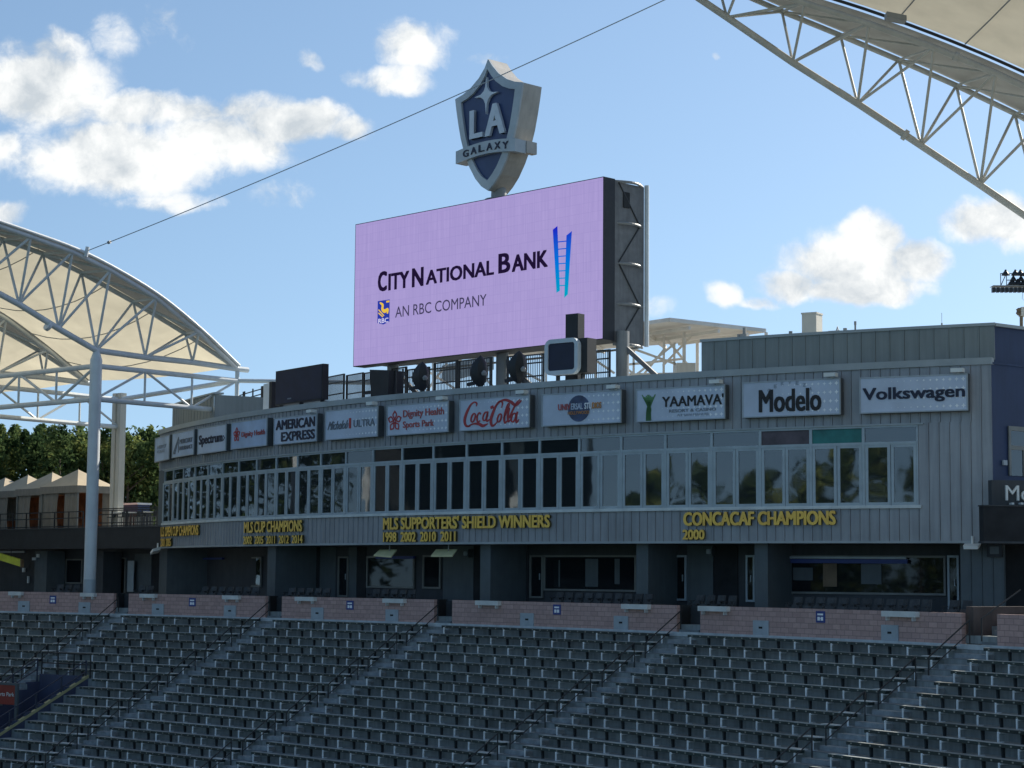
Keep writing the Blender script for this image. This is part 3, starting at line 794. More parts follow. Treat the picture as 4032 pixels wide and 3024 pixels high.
for (xa, xb, m) in ((1122, 1196, 'suite_l'), (1261, 1323, 'suite_l'), (1373, 1405, 'suite_l'), (1746, 1865, 'suite_l'), (1977, 2042, 'suite_l'), (2706, 2808, 'suite_l'),
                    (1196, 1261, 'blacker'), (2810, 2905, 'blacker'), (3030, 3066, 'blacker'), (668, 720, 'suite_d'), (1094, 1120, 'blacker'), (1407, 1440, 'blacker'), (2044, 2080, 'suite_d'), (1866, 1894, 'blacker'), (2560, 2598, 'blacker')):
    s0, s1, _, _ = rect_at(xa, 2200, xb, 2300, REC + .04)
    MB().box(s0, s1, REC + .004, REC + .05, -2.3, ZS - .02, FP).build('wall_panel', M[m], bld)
def glazed(name, xa, ya, xb, yb, n=1, pm='glass_d', fm='suite_frame', fw=.09, o=REC):
    s0, s1, z0, z1 = rect_at(xa, ya, xb, yb, o + .1)
    mb = MB(); a = o + .052; b = o + .14
    mb.box(s0, s0 + fw, a, b, z0, z1, FP).box(s1 - fw, s1, a, b, z0, z1, FP).box(s0 + fw, s1 - fw, a, b, z0, z0 + fw, FP).box(s0 + fw, s1 - fw, a, b, z1 - fw, z1, FP)
    for i in range(1, n): q = s0 + (s1 - s0) * i / n; mb.box(q - .03, q + .03, a, b, z0 + fw, z1 - fw, FP)
    w = mb.build(name, M[fm], bld)
    MB().box(s0 + fw, s1 - fw, a + .01, a + .03, z0 + fw, z1 - fw, FP).build('pane', M[pm], w)
    if name == 'suite_door':
        MB().box(s0 + fw + .06, s0 + fw + .10, b, b + .05, (z0 + z1) / 2 - .15, (z0 + z1) / 2 + .15, FP).build('handle', M['frame'], w)
    return w
for a in ((762, 2194, 1030, 2308), (1445, 2189, 1632, 2316), (1666, 2186, 1736, 2318), (2142, 2186, 2506, 2328), (3070, 2187, 3723, 2341)): glazed('suite_window', *a)
for a in ((722, 2200, 758, 2345), (1333, 2191, 1372, 2350), (2087, 2186, 2139, 2355), (2600, 2186, 2636, 2360), (2640, 2186, 2703, 2365), (2937, 2186, 2972, 2370), (3730, 2187, 3775, 2400)): glazed('suite_door', *a, fm='suite_frame' if a[0] not in (2600, 2640, 2937, 3730) else 'frame')
# bright and blue strips seen inside the suites
for (xa, ya, xb, yb, m) in ((3100, 2192, 3570, 2200, 'frame'), (3116, 2202, 3574, 2218, 'sign_blue'), (1485, 2190, 1632, 2200, 'sign_blue'), (800, 2196, 880, 2203, 'sign_blue')):
    s0, s1, z0, z1 = rect_at(xa, ya, xb, yb, REC + .2)
    MB().box(s0, s1, REC + .15, REC + .30, z0, z1, FP).build('blue_strip' if m == 'sign_blue' else 'light_rail', M[m], bld)
for (xa, ya, xb, yb, m) in ((3240, 2212, 3295, 2310, 'chair_arm'), (3120, 2235, 3200, 2285, 'suite_l'), (3390, 2220, 3470, 2300, 'suite_l'), (2180, 2205, 2205, 2310, 'suite_l'), (2305, 2200, 2355, 2310, 'suite_l'), (2420, 2200, 2440, 2300, 'suite_l')):
    s0, s1, z0, z1 = rect_at(xa, ya, xb, yb, REC + .06)
    MB().box(s0, s1, REC + .052, REC + .06, z0, z1, FP).build('interior_panel', M[m], bld)
# navy corner wall on the right
cor = fac(S_R, 0, 0); e1 = Vector((.80, .60, 0)); en = Vector((.60, -.80, 0))
CP = lambda u, w, z: Vector((cor.x, cor.y, 0)) + e1 * u + en * w + Vector((0, 0, z))
nb_ = thing('corner_block', 'dark navy side block beyond the right corner of the grey building', 'building', CP(6, -4, -2.35))
cor2 = fac(S_R, 0, -.80); CP2 = lambda u, w, z: Vector((cor2.x, cor2.y, 0)) + e1 * u + en * w + Vector((0, 0, z))
MB().box(.02, 45, -12, -.02, 1.4, 8.5, CP).box(.03, 45, -12, -.03, 8.5, 10.14, CP2).build('wall', M['navy'], nb_)
MB().box(.06, 45, -.02, .03, 8.52, 8.6, CP).build('wall_trim', M['navy'], nb_)
MB().box(.0, 45, -12, .08, 10.14, 10.27, CP2).build('roof_cap', M['cap'], nb_)
def cp_at(px, py): 
    p = at_plane(px, py, CP(0, 0, 0), en) - CP(0, 0, 0); return p.dot(e1), p.z
u_, z_ = cp_at(3968, 1677); u2_, z2_ = cp_at(3968, 1872)
w = MB().box(u_, u_ + 4, .0, .06, z_ - .18, z_, CP).box(u_, u_ + .12, .0, .06, z2_, z_ - .18, CP).box(u_ + .12, u_ + 4, 0, .06, z_ - .95, z_ - .78, CP).box(u_ + .9, u_ + 1.0, 0, .06, z2_, z_ - .95, CP).build('window', M['suite_frame'], nb_)
MB().box(u_ + .12, u_ + 4, .004, .02, z2_, z_ - .18, CP).build('pane', M['glass'], w)
u_, z_ = cp_at(3953, 1822); MB().box(u_ - .12, u_ + .12, 0, .08, z_ - .1, z_ + .1, CP).build('wall_lamp', M['hatch'], nb_)
# black ribbon board, fascia with raised letters
ro = at(3873, 2060, 75.2); ro.z = 0
rf = Frame(ro, Vector((1, .10, 0)))
rb = thing('ribbon_board', 'black ribbon display board on the terrace front at the right edge', 'display', rf.P(6, 1.4, -.5), None)
_, zt = rf.at(3900, 1993); _, zb = rf.at(3900, 2131)
MB().box(0, 24, -.5, 0, zb, zt, lambda a, w, z: rf.P(a, z, w)).build('screen', M['blacker'], rb)
MB().box(-.03, 24, -.55, .05, zb - .08, zb, lambda a, w, z: rf.P(a, z, w)).box(-.03, 24, -.55, .05, zt, zt + .05, lambda a, w, z: rf.P(a, z, w)).build('edge_trim', M['suite'], rb)
fb = thing('sign_fascia', 'dark fascia with raised white letters above the black ribbon board', 'sign', rf.P(6, 2.8, -1.2))
u_, zf0 = rf.at(3906, 1986, -.8); _, zf1 = rf.at(3906, 1890, -.8)
MB().box(u_, 24, -1.2, -.8, zf0 - .1, zf1, lambda a, w, z: rf.P(a, z, w)).build('panel', M['suite'], fb)
ua, za = rf.at(3960, 1911, -.7); ub, zb_ = rf.at(4205, 1974, -.7)
mb = MB(); add_text(mb, 'Modelo', lambda a, v, w: rf.P(a, v, w), ua, ub, zb_, za, -.8, -.68, .0); mb.build('lettering', M['lamp_white'], fb)
mb = MB()
for q in (3985, 4022): a, z = rf.at(q, 1982, -.6); mb.box(a - .05, a + .05, -.8, -.5, z - .05, z + .03, lambda a_, w, z_: rf.P(a_, z_, w))
mb.build('spot_lamp', M['lamp_white'], fb)
v = thing('side_terrace', 'black recessed terrace wall under the ribbon board at the right edge', 'building', rf.P(8, -2.35, -3))
MB().box(1.0, 40, -6, -3.2, -2.35, 1.4, lambda a, w, z: rf.P(a, z, w)).build('wall', M['blacker'], v)
MB().box(1.0, 40, -3.2, -.5, 1.3, 1.45, lambda a, w, z: rf.P(a, z, w)).build('soffit', M['suite_d'], v)
# block steps and stair in the right opening
root = thing('doorway_stair', 'concrete stair rising between dark block walls in the rightmost opening', 'stairway', stand(26, -1.5, ZB))
mb = MB()
for i in range(5): mb.box(25.9, 26.75, -.45 - .32 * i, -.13 - .32 * i, ZB, ZB + .19 * (i + 1), lambda s, d, z: stand(s, d, z))
mb.build('step', M['step'], root)
mb = MB(); mb.box(25.12, 25.45, -3.5, -.22, ZB, -1.05, lambda s, d, z: stand(s, d, z)); mb.box(25.45, 26.4, -3.6, -3.3, ZB, -.75, lambda s, d, z: stand(s, d, z)); mb.build('side_wall', M['brick_dark'], root)
MB().tube([stand(25.85, -.2, ZB + .2), stand(25.85, -.2, ZB + 1.0), stand(25.85, -2.2, ZB + 2.0)], .03, 8).build('handrail', M['rail_dark'], root)
for i, (a, b) in enumerate(((-27.4, -26.4), (-16.45, -15.4), (-4.9, -3.8), (10.2, 11.45))):
    root = thing('wall_gate', 'dark gate and step in the gap between pink walls, %s from the left' % HN[i], 'gate', stand((a + b) / 2, -.3, ZB), 'dark gates between the pink walls')
    SP = lambda s, d, z: stand(s, d, z)
    MB().box(a + .06, b - .06, -.75, -.70, ZB + .05, ZB + 1.12, SP).build('panel', M['suite_d'], root)
    MB().box(a, a + .06, -.8, -.2, ZB, ZB + 1.18, SP).box(b - .06, b, -.8, -.2, ZB, ZB + 1.18, SP).build('post', M['rail_dark'], root)
    MB().box(a + .06, b - .06, -.69, -.02, ZB + .004, ZB + .18, SP).build('step', M['step'], root)

# ------------------------------------------------------------------ sign boards on the facade
def sign_frame(xa, xb, ytl, ytr, ybl, ybr, o=.42):
    sa, z1 = fac_at(xa, ytl, o); sb2, z2 = fac_at(xb, ytr, o); _, z3 = fac_at(xa, ybl, o); _, z4 = fac_at(xb, ybr, o)
    zt, zb = (z1 + z2) / 2, (z3 + z4) / 2
    A, B = fac(sa, 0, o), fac(sb2, 0, o); W = (B - A).length
    fr = Frame(Vector((A.x, A.y, zb)), B - A)
    return fr, W, zt - zb
SGN = [  # xa, xb, ytl, ytr, ybl, ybr, label
    (612, 668, 1725, 1712, 1821, 1808, 'narrow pale sign board wrapping the far left corner with faint lettering'),
    (680, 765, 1705, 1692, 1805, 1788, 'pale sign board with a grey triangle and two lines of outlined grey capitals'),
    (780, 892, 1689, 1667, 1788, 1777, 'silver sign board with one bold dark word ending in a small arrow'),
    (912, 1053, 1665, 1643, 1770, 1755, 'blue-tinted sign board with red flower emblem and a single line of pale red words'),
    (1080, 1249, 1645, 1629, 1754, 1736, 'pale sign board with two lines of heavy navy capitals'),
    (1282, 1489, 1618, 1597, 1735, 1718, 'silver sign board with pale script, a red bar and dark capitals'),
    (1525, 1767, 1598, 1576, 1718, 1700, 'silver sign board with red flower emblem and two lines of red words'),
    (1810, 2086, 1573, 1554, 1698, 1683, 'silver sign board with large red script lettering'),
    (2134, 2447, 1553, 1533, 1680, 1665, 'silver sign board with a dark blue globe crossed by a band of letters'),
    (2505, 2855, 1533, 1513, 1662, 1650, 'silver sign board with green frond emblem and dark spaced capitals'),
    (2922, 3309, 1504, 1489, 1646, 1632, 'silver sign board with a tall narrow black word under a small arc of letters'),
    (3384, 3810, 1485, 1472, 1629, 1617, 'silver sign board with one wide rounded navy word, rightmost of the row')]
SIGNS = []
for i, (xa, xb, a, b, c, d, lab) in enumerate(SGN):
    fr, W, H = sign_frame(xa, xb, a, b, c, d)
    root = thing('sign_board', lab, 'sign', fr.P(W / 2, 0, -.2), 'sign boards along the building front')
    BX_ = lambda u, w, v, fr=fr: fr.P(u, v, w)
    MB().box(.0, W, -.34, -.03, .0, H, BX_).build('case', M['sign_edge'], root)
    face = MB().box(.05, W - .05, -.029, 0, .05, H - .05, BX_).build('panel', M['silver_blue'] if i in (3, 0, 1) else M['silver'], root)
    mb = MB(); mb.box(0, .05, -.03, .03, 0, H, BX_).box(W - .05, W, -.03, .03, 0, H, BX_).box(.05, W - .05, -.03, .03, 0, .05, BX_).box(.05, W - .05, -.03, .03, H - .05, H, BX_); mb.build('frame', M['hatch'], root)
    if i >= 4: MB().box(W - .62, W - .12, -.05, .30, H + .04, H + .20, BX_).box(W - .45, W - .38, -.2, -.05, H - .1, H + .1, BX_).build('lamp', M['lamp_white'], root)
    if i >= 5:
        mb = MB(); nc, nr = 16, 4
        for cc in range(nc):
            sz = .016 + .115 * max(0, (cc - 3) / nc) ** 1.2
            for rr in range(nr):
                cu = W * (.06 + .90 * cc / (nc - 1)); cv = H * (.14 + .72 * (1 - rr / (nr - 1)))
                if cc < 3: continue
                q = []
                for k in range(8):
                    an = k * math.pi / 4; rr_ = sz if k % 2 == 0 else sz * .45
                    q.append(fr.P(cu + math.cos(an) * rr_, cv + math.sin(an) * rr_, .002))
                mb.prism(q, fr.N * .003)
        mb.build('dot_pattern', M['dots'], root)
    SIGNS.append((fr, W, H, root))
def stext(i, parts, mname, name='lettering'):
    fr, W, H, root = SIGNS[i]; mb = MB()
    for p in parts:
        s, a, b, c, d = p[:5]; kw = p[5] if len(p) > 5 else {}
        add_text(mb, s, fr.P, a * W, b * W, c * H, d * H, .004, .03, **kw)
    mb.build(name, M[mname], root)
def srib(i, lst, mname, name, w):
    fr, W, H, root = SIGNS[i]; mb = MB()
    for pts in lst: stroke(mb, [(p[0] * W, p[1] * H, *(p[2:] or (1,))) for p in pts], fr.P, w, .004, .026)
    mb.build(name, M[mname], root)
def flower(i, cx, cy, r, mname):
    fr, W, H, root = SIGNS[i]; mb = MB()
    for k in range(5):
        an = math.pi / 2 + k * 2 * math.pi / 5; ca, sa = math.cos(an), math.sin(an)
        pts = []
        for j in range(15):
            t = j / 14; l = math.sin(t * math.pi); w = .42 * math.sin(t * 2 * math.pi)
            l2 = .10 + 1.0 * (1 - abs(2 * t - 1)) ** .75; w2 = (.30 if t < .5 else -.30) * math.sin(min(t, 1 - t) * 2 * math.pi) ** 1.5
            pts.append((cx * W + r * H * (ca * l2 - sa * w2), cy * H + r * H * (sa * l2 + ca * w2)))
        stroke(mb, pts, fr.P, .065, .004, .026)
    mb.build('flower_emblem', M[mname], root)
stext(0, [('MERCY', .2, .8, .52, .66, dict(bold=.01)), ('CARE', .2, .7, .34, .46)], 'paleink')
stext(1, [('MERCURY', .36, .94, .52, .70, dict(bold=.01)), ('INSURANCE', .36, .94, .26, .42, dict(bold=.01))], 'greyink')
srib(1, [[(.06, .18), (.30, .80)], [(.30, .80), (.30, .18)], [(.06, .18), (.16, .18)], [(.14, .20, .6), (.27, .60, .6)]], 'greyink', 'triangle_emblem', .09)
stext(2, [('Spectrum', .05, .88, .26, .72, dict(bold=.03))], 'ink')
srib(2, [[(.90, .58), (.95, .49), (.90, .40)]], 'ink', 'arrow_emblem', .06)
flower(3, .16, .52, .24, 'red'); stext(3, [('Dignity Health', .30, .95, .36, .60, dict(bold=.012))], 'palered')
stext(4, [('AMERICAN', .05, .96, .54, .90, dict(bold=.035)), ('EXPRESS', .18, .96, .10, .45, dict(bold=.035))], 'ink')
stext(5, [('Michelob', .05, .43, .34, .62, dict(shear=.45, bold=.006))], 'greyink', 'script'); stext(5, [('ULTRA', .55, .95, .36, .60, dict(bold=.008))], 'greyink')
fr, W, H, root = SIGNS[5]; MB().box(.465 * W, .50 * W, .004, .03, .34 * H, .68 * H, lambda u, w, v: fr.P(u, v, w)).build('red_bar', M['red'], root)
flower(6, .13, .47, .30, 'red'); stext(6, [('Dignity Health', .27, .93, .50, .80, dict(bold=.012)), ('Sports Park', .27, .77, .16, .44, dict(bold=.012))], 'palered')
# red script
def K(lst, zx0=1632, zx1=2184, slope=-.0705, ytop=548, h=250):
    o = []
    for p in lst:
        u = (p[0] - zx0) / (zx1 - zx0); yt = ytop + slope * (p[0] - zx0)
        o.append((u, 1 - (p[1] - yt) / h, p[2] if len(p) > 2 else 1))
    return o
def ell(cx, cy, rx, ry, a0=0, a1=360, w=1, sk=.25):
    return [(cx + rx * math.cos(R(a)) - sk * ry * math.sin(R(a)) * -1 * -1, cy + ry * math.sin(R(a)), w * (.65 + .5 * abs(math.cos(R(a))))) for a in range(a0, a1 + 1, 20)]
strokes = [
    spline([(1768, 600, .5), (1772, 578, 1.0), (1752, 568, .8), (1722, 592, 1.1), (1694, 645, 1.7), (1676, 705, 1.9), (1684, 748, 1.5), (1708, 757, 1.0), (1735, 740, .6)]),
    spline([(1700, 758, .5), (1745, 738, .9), (1790, 738, 1.6), (1822, 752, 1.7), (1862, 735, .5)]),
    ell(1744, 690, 15, 34), spline([(1804, 662, 1.1), (1792, 650, .7), (1776, 680, 1.2), (1780, 722, 1.0), (1800, 712, .6)]),
    ell(1840, 678, 16, 34), spline([(1862, 640, 1), (1850, 690, 1.2), (1856, 716, 1), (1874, 700, .5)]),
    spline([(1882, 612, 1.5), (1904, 602, 1.5)]),
    spline([(1968, 612, .5), (1975, 575, 1.0), (1955, 560, .8), (1928, 590, 1.2), (1903, 645, 1.8), (1885, 705, 1.9), (1893, 748, 1.5), (1916, 742, .9), (1938, 715, .5)]),
    spline([(1920, 610, .5), (1950, 568, .9), (1995, 550, 1.3), (2040, 566, 1.7), (2078, 590, 1.6), (2122, 555, .7)]),
    ell(1952, 690, 14, 32), spline([(1985, 700, .7), (2008, 640, 1.1), (2028, 590, .9), (2020, 580, .7), (2004, 620, 1.2), (1990, 690, 1.4), (1996, 728, 1.0), (2012, 712, .6)]),
    spline([(2028, 690, 1.2), (2060, 620, 1.1), (2085, 572, .9), (2110, 548, .5)]),
    ell(2062, 686, 16, 34), spline([(2092, 640, 1.1), (2082, 690, 1.4), (2086, 722, 1.2), (2104, 700, .5)]),
    spline([(2030, 610, 1.0), (2018, 670, 1.5), (2022, 716, 1.2), (2040, 700, .5)])]
srib(7, [K(s) for s in strokes], 'red', 'script', .085)
# globe
fr, W, H, root = SIGNS[8]
mb = MB(); n = 36; cu, cv, rr = W * .475, H * .50, H * .40
mb.prism([fr.P(cu + rr * math.cos(2 * math.pi * k / n), cv + rr * math.sin(2 * math.pi * k / n), .004) for k in range(n)], fr.N * .03); mb.build('globe', M['globe'], root)
for (t, a, b, c, d, m) in (('UNIV', .215, .375, .47, .66, 'palered'), ('ERSAL', .38, .53, .47, .66, 'silver'), ('STU', .55, .64, .47, .66, 'dots'), ('DIOS', .645, .76, .47, .66, 'orange'), ('HOLLYWOOD', .34, .61, .32, .42, 'orange')):
    mb = MB(); add_text(mb, t, fr.P, a * W, b * W, c * H, d * H, .035, .05, .02); mb.build('lettering', M[m], root)
# fronds
fro = [spline([(.145, .02, 2.6), (.145, .25, 2.4), (.15, .45, 1.6), (.07 + .016 * k if k < 5 else .15 + .018 * (k - 5), .83 - .03 * abs(k - 4.5) % .12, .35)]) for k in range(10)]
srib(9, fro, 'green', 'frond_emblem', .10)
stext(9, [("YAAMAVA'", .30, .985, .42, .74, dict(bold=.015))], 'inkblack'); stext(9, [('RESORT & CASINO', .38, .90, .25, .34)], 'greyink')
stext(9, [('AT SAN MANUEL', .47, .83, .13, .20)], 'paleink', 'small_lettering')
stext(10, [('Modelo', .175, .81, .13, .76, dict(bold=.02))], 'inkblack')
fr, W, H, root = SIGNS[10]; mb = MB()
for k, chh in enumerate('CERVEZA'):
    an = R(128 - k * 12.7); cu = W * .49 + H * .95 * math.cos(an) * 1.05; cv = H * -.02 + H * .95 * math.sin(an)
    add_text(mb, chh, fr.P, cu - .06, cu + .07, cv - .06, cv + .09, .004, .02, .02)
mb.build('arc_lettering', M['paleink'], root)
stext(11, [('Volkswagen', .03, .975, .27, .70, dict(bold=.022))], 'ink')
# gold inscriptions
def gold(lines, lab):
    root = thing('gold_lettering', lab, 'lettering', (0, 0, 0), 'gold inscriptions under the window band'); first = True
    for (t, xl, yl1, yl0, xr, yr1, yr0) in lines:
        sa, za1 = fac_at(xl, yl1, .1); _, za0 = fac_at(xl, yl0, .1); sb2, zb1 = fac_at(xr, yr1, .1); _, zb0 = fac_at(xr, yr0, .1)
        z0, z1 = (za0 + zb0) / 2, (za1 + zb1) / 2
        if first: root.location = fac((sa + sb2) / 2, z0, .1); first = False
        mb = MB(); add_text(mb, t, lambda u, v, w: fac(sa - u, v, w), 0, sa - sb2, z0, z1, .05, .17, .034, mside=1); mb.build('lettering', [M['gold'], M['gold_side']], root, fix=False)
gold([('U.S. OPEN CUP CHAMPIONS', 637, 2074, 2113, 786, 2068, 2108), ('2001 2005', 637, 2121, 2153, 677, 2119, 2151)], 'gold two-line inscription at the far left end of the curved fascia')
gold([('MLS CUP CHAMPIONS', 965, 2054, 2098, 1194, 2048, 2094), ('2002  2005  2011  2012  2014', 962, 2110, 2142, 1196, 2108, 2141)], 'gold inscription with a line of five years below it')
gold([("MLS SUPPORTERS' SHIELD WINNERS", 1512, 2037, 2086, 2169, 2025, 2078), ('1998  2002  2010  2011', 1512, 2095, 2134, 1798, 2092, 2132)], 'longest gold inscription, with a line of four years below it')
gold([('CONCACAF CHAMPIONS', 2693, 2015, 2070, 3293, 2012, 2068), ('2000', 2690, 2085, 2125, 2777, 2085, 2125)], 'gold inscription with a single year below it')
# hanging heaters and floodlights under the soffit
for (xa, ya, xb, yb, lab, m, k) in ((1490, 2168, 1560, 2196, 'pale yellow hanging heater panel, left of the two under the soffit', 'heater', .35), (1715, 2167, 1800, 2193, 'pale yellow hanging heater panel, right of the two under the soffit', 'heater', .0)):
    s0, s1, z0, z1 = rect_at(xa, ya, xb, yb, -.2)
    root = thing('hanging_heater', lab, 'heater', fac((s0 + s1) / 2, z0, -.3), 'hanging heater panels')
    MB().hexa([fac(s0, z0, .1), fac(s1, z0 + k * .2, .1), fac(s1, z0 + k * .2 + .06, .1), fac(s0, z0 + .06, .1), fac(s0 + .3, z1, -.5), fac(s1 + .3, z1, -.5), fac(s1 + .3, z1 + .06, -.5), fac(s0 + .3, z1 + .06, -.5)]).build('panel', M[m], root)
    MB().tube([fac((s0 + s1) / 2, z1 - .05, -.35), fac((s0 + s1) / 2, ZS + .05, -.35)], .03, 6).build('rod', M['steel_g'], root)
def floodlight(px, py, o, lab, sc=1.0, lean=0.0):
    s, z = fac_at(px, py, o); c = fac(s, z, o); n = fnorm(s); t = -ftan(s)
    root = thing('floodlight', lab, 'floodlight', c, 'white floodlights under the soffit')
    pr = [c + t * (x * sc) + n * (y * sc) + Vector((0, 0, zz * sc + x * lean)) for x, y, zz in ((-.28, -.1, .12), (.28, -.1, .12), (.28, .3, .02), (-.28, .3, .02), (-.33, -.1, .26), (.33, -.1, .26), (.30, .32, .16), (-.30, .32, .16))]
    MB().hexa(pr).build('housing', M['lamp_white'], root)
    MB().tube([c + Vector((0, 0, .2 * sc)), c + Vector((0, 0, .55 * sc))], .05, 8).build('bracket', M['lamp_white'], root)
floodlight(3829, 2165, .2, 'white floodlight under the soffit at the right corner', 1.0)
floodlight(620, 2180, .2, 'white floodlight hanging at the left end of the soffit', 1.2, .35)
for i, (px, py) in enumerate(((1180, 2180), (1840, 2178), (2795, 2170))):
    s, z = fac_at(px, py, REC + .3)
    root = thing('wall_speaker', 'small grey loudspeaker high in a suite corner, %s from the left' % HN[i], 'loudspeaker', fac(s, z, REC + .3), 'small suite loudspeakers')
    MB().box(s - .16, s + .16, REC + .06, REC + .4, z - .2, z + .2, FP).build('cabinet', M['suite_l'], root); MB().lathe(fac(s, z - .12, REC + .41), [(.1, 0), (.12, .1), (.1, .2)], 10).build('cone', M['hatch'], root)
s, z = fac_at(3917, 2167, -.3)
root = thing('soffit_camera', 'square dark speaker on the teal panel under the right corner', 'loudspeaker', fac(s, z, -.4))
MB().box(s - .3, s + .3, -.41, -.22, z - .26, z + .26, FP).build('cabinet', M['suite_d'], root); MB().box(s - .18, s + .18, -.219, -.2, z - .15, z + .15, FP).build('grille', M['suite_l'], root)
# ------------------------------------------------------------------ video board
BL, BRt = Vector((-9.0, 108.2, 0)), Vector((4.47, 94.3, 0))
bU = (BRt - BL).normalized()
bz0 = (at(1385, 1444, 108.2).z + at(2375, 1336, 94.3).z) / 2; bz1 = (at(1389, 884, 108.2).z + at(2375, 694, 94.3).z) / 2
vf = Frame(Vector((BL.x, BL.y, 0)), bU); VW = (BRt - BL).length
VP = lambda u, w, v: vf.P(u, v, w)
vb = thing('video_board', 'huge lavender video screen standing on steel posts above the grey building', 'video screen', vf.P(VW / 2, 8.5, -1))
def screen_mat():
    m = bpy.data.materials.new('lavender_screen'); m.use_nodes = True; t = m.node_tree; t.nodes.clear()
    o = N(t, 'ShaderNodeOutputMaterial'); e = N(t, 'ShaderNodeEmission'); uvn = N(t, 'ShaderNodeUVMap')
    br = N(t, 'ShaderNodeTexBrick'); br.inputs['Scale'].default_value = 1; br.inputs['Brick Width'].default_value = .5; br.inputs['Row Height'].default_value = .5
    br.offset = 0; br.inputs['Mortar Size'].default_value = .012; br.inputs['Mortar Smooth'].default_value = .6
    br.inputs['Color1'].default_value = (.362, .300, .598, 1); br.inputs['Color2'].default_value = (.376, .312, .612, 1); br.inputs['Mortar'].default_value = (.325, .27, .56, 1)
    t.links.new(uvn.outputs[0], br.inputs['Vector'])
    mp = N(t, 'ShaderNodeMapping'); mp.inputs['Scale'].default_value = (14, .35, 1); t.links.new(uvn.outputs[0], mp.inputs[0])
    n = N(t, 'ShaderNodeTexNoise'); n.inputs['Scale'].default_value = 1; n.inputs['Detail'].default_value = 4; t.links.new(mp.outputs[0], n.inputs['Vector'])
    r = N(t, 'ShaderNodeValToRGB'); r.color_ramp.elements[0].position = .3; r.color_ramp.elements[1].position = .7
    r.color_ramp.elements[0].color = (.93, .93, .95, 1); r.color_ramp.elements[1].color = (1.05, 1.04, 1.03, 1); t.links.new(n.outputs['Fac'], r.inputs[0])
    mx = N(t, 'ShaderNodeMix', data_type='RGBA', blend_type='MULTIPLY'); mx.inputs['Factor'].default_value = 1
    t.links.new(br.outputs['Color'], mx.inputs['A']); t.links.new(r.outputs[0], mx.inputs['B']); t.links.new(mx.outputs['Result'], e.inputs[0])
    e.inputs[1].default_value = SCREEN_E; t.links.new(e.outputs[0], o.inputs[0]); return m
SCREEN_E = .70
M['screen'] = screen_mat()
me = bpy.data.meshes.new('screen'); bm = bmesh.new(); ul = bm.loops.layers.uv.new('UVMap')
q = [(0.04, bz0 + .04), (VW - .02, bz0 + .04), (VW - .02, bz1 - .04), (0.04, bz1 - .04)]
f = bm.faces.new([bm.verts.new(vf.P(a, b, .004) - vb.location) for a, b in q])
for l, uvc in zip(f.loops, q): l[ul].uv = uvc
bm.to_mesh(me); bm.free(); me.materials.append(M['screen']); so = bpy.data.objects.new('screen', me); COL.objects.link(so); so.parent = vb
MB().box(0, VW, -.85, .0, bz0, bz1, VP).build('housing', M['housing'], vb)
scol = lambda nme, c: emit(nme, c, SCREEN_E)
S_INK, S_GREY, S_BLUE, S_GOLD, S_WHITE = scol('screen_ink', (.012, .006, .03)), scol('screen_grey', (.05, .045, .10)), scol('screen_blue', (.02, .04, .35)), scol('screen_gold', (.75, .50, .06)), scol('screen_white', (.65, .62, .85))
C7 = lambda zx, zy: vf.at(1300 + zx / 1.508, 150 + zy / 1.508)
mb = MB()
for (t, xl, yl1, yl0, xr, yr1, yr0) in (('C', 285, 1390, 1508, 340, 1380, 1500), ('ITY', 347, 1398, 1502, 471, 1382, 1478), ('N', 487, 1368, 1482, 557, 1358, 1470), ('ATIONAL', 570, 1383, 1470, 975, 1312, 1402), ('B', 1000, 1281, 1400, 1072, 1272, 1388), ('ANK', 1080, 1288, 1388, 1295, 1257, 1360)):
    ua, v1 = C7(xl, yl1); _, v0 = C7(xl, yl0); ub, v3 = C7(xr, yr1); _, v2 = C7(xr, yr0)
    add_text(mb, t, vf.P, ua, ub, (v0 + v2) / 2, (v1 + v3) / 2, .008, .014, .034)
mb.build('headline', S_INK, vb)
mb = MB(); ua, v1 = C7(388, 1597); _, v0 = C7(388, 1657); ub, v3 = C7(930, 1518); _, v2 = C7(930, 1590)
add_text(mb, 'AN RBC COMPANY', vf.P, ua, ub, (v0 + v2) / 2, (v1 + v3) / 2, .008, .014, .004); mb.build('tagline', S_GREY, vb)
# small shield badge
a, t1 = vf.at(1488, 1184); b, t2 = vf.at(1535, 1181); _, t0 = vf.at(1488, 1276)
tm = (t1 + t2) / 2; w_ = b - a; hh = tm - t0
mb = MB(); mb.prism([vf.P(x, y, .008) for x, y in ((a, tm), (b, tm), (b, t0 + .05), ((a + b) / 2, t0 - .07), (a, t0 + .05))], vf.N * .004); mb.build('badge', S_BLUE, vb)
mb = MB()
stroke(mb, [(a + w_ * x, t0 + hh * y, k) for x, y, k in spline([(.18, .92, .6), (.42, .80, 1.3), (.40, .62, 1.4), (.60, .52, 1.6), (.85, .58, 1.2), (.82, .40, 1.0)])], vf.P, .13, .0125, .016)
stroke(mb, [(a + w_ * x, t0 + hh * y, k) for x, y, k in ((.08, .62, 1), (.55, .32, 1))], vf.P, .07, .0125, .016); stroke(mb, [(a + w_ * x, t0 + hh * y, k) for x, y, k in ((.08, .48, 1), (.45, .28, 1))], vf.P, .07, .0125, .016)
stroke(mb, [(a + w_ * x, t0 + hh * y, k) for x, y, k in ((.72, .92, 1), (.98, .92, 1))], vf.P, .10, .0125, .016)
mb.build('badge_animal', S_GOLD, vb)
mb = MB(); add_text(mb, 'RBC', vf.P, a + .08 * w_, b - .08 * w_, t0 + .02, t0 + .22 * hh, .0125, .016, .02); mb.build('badge_letters', S_WHITE, vb)
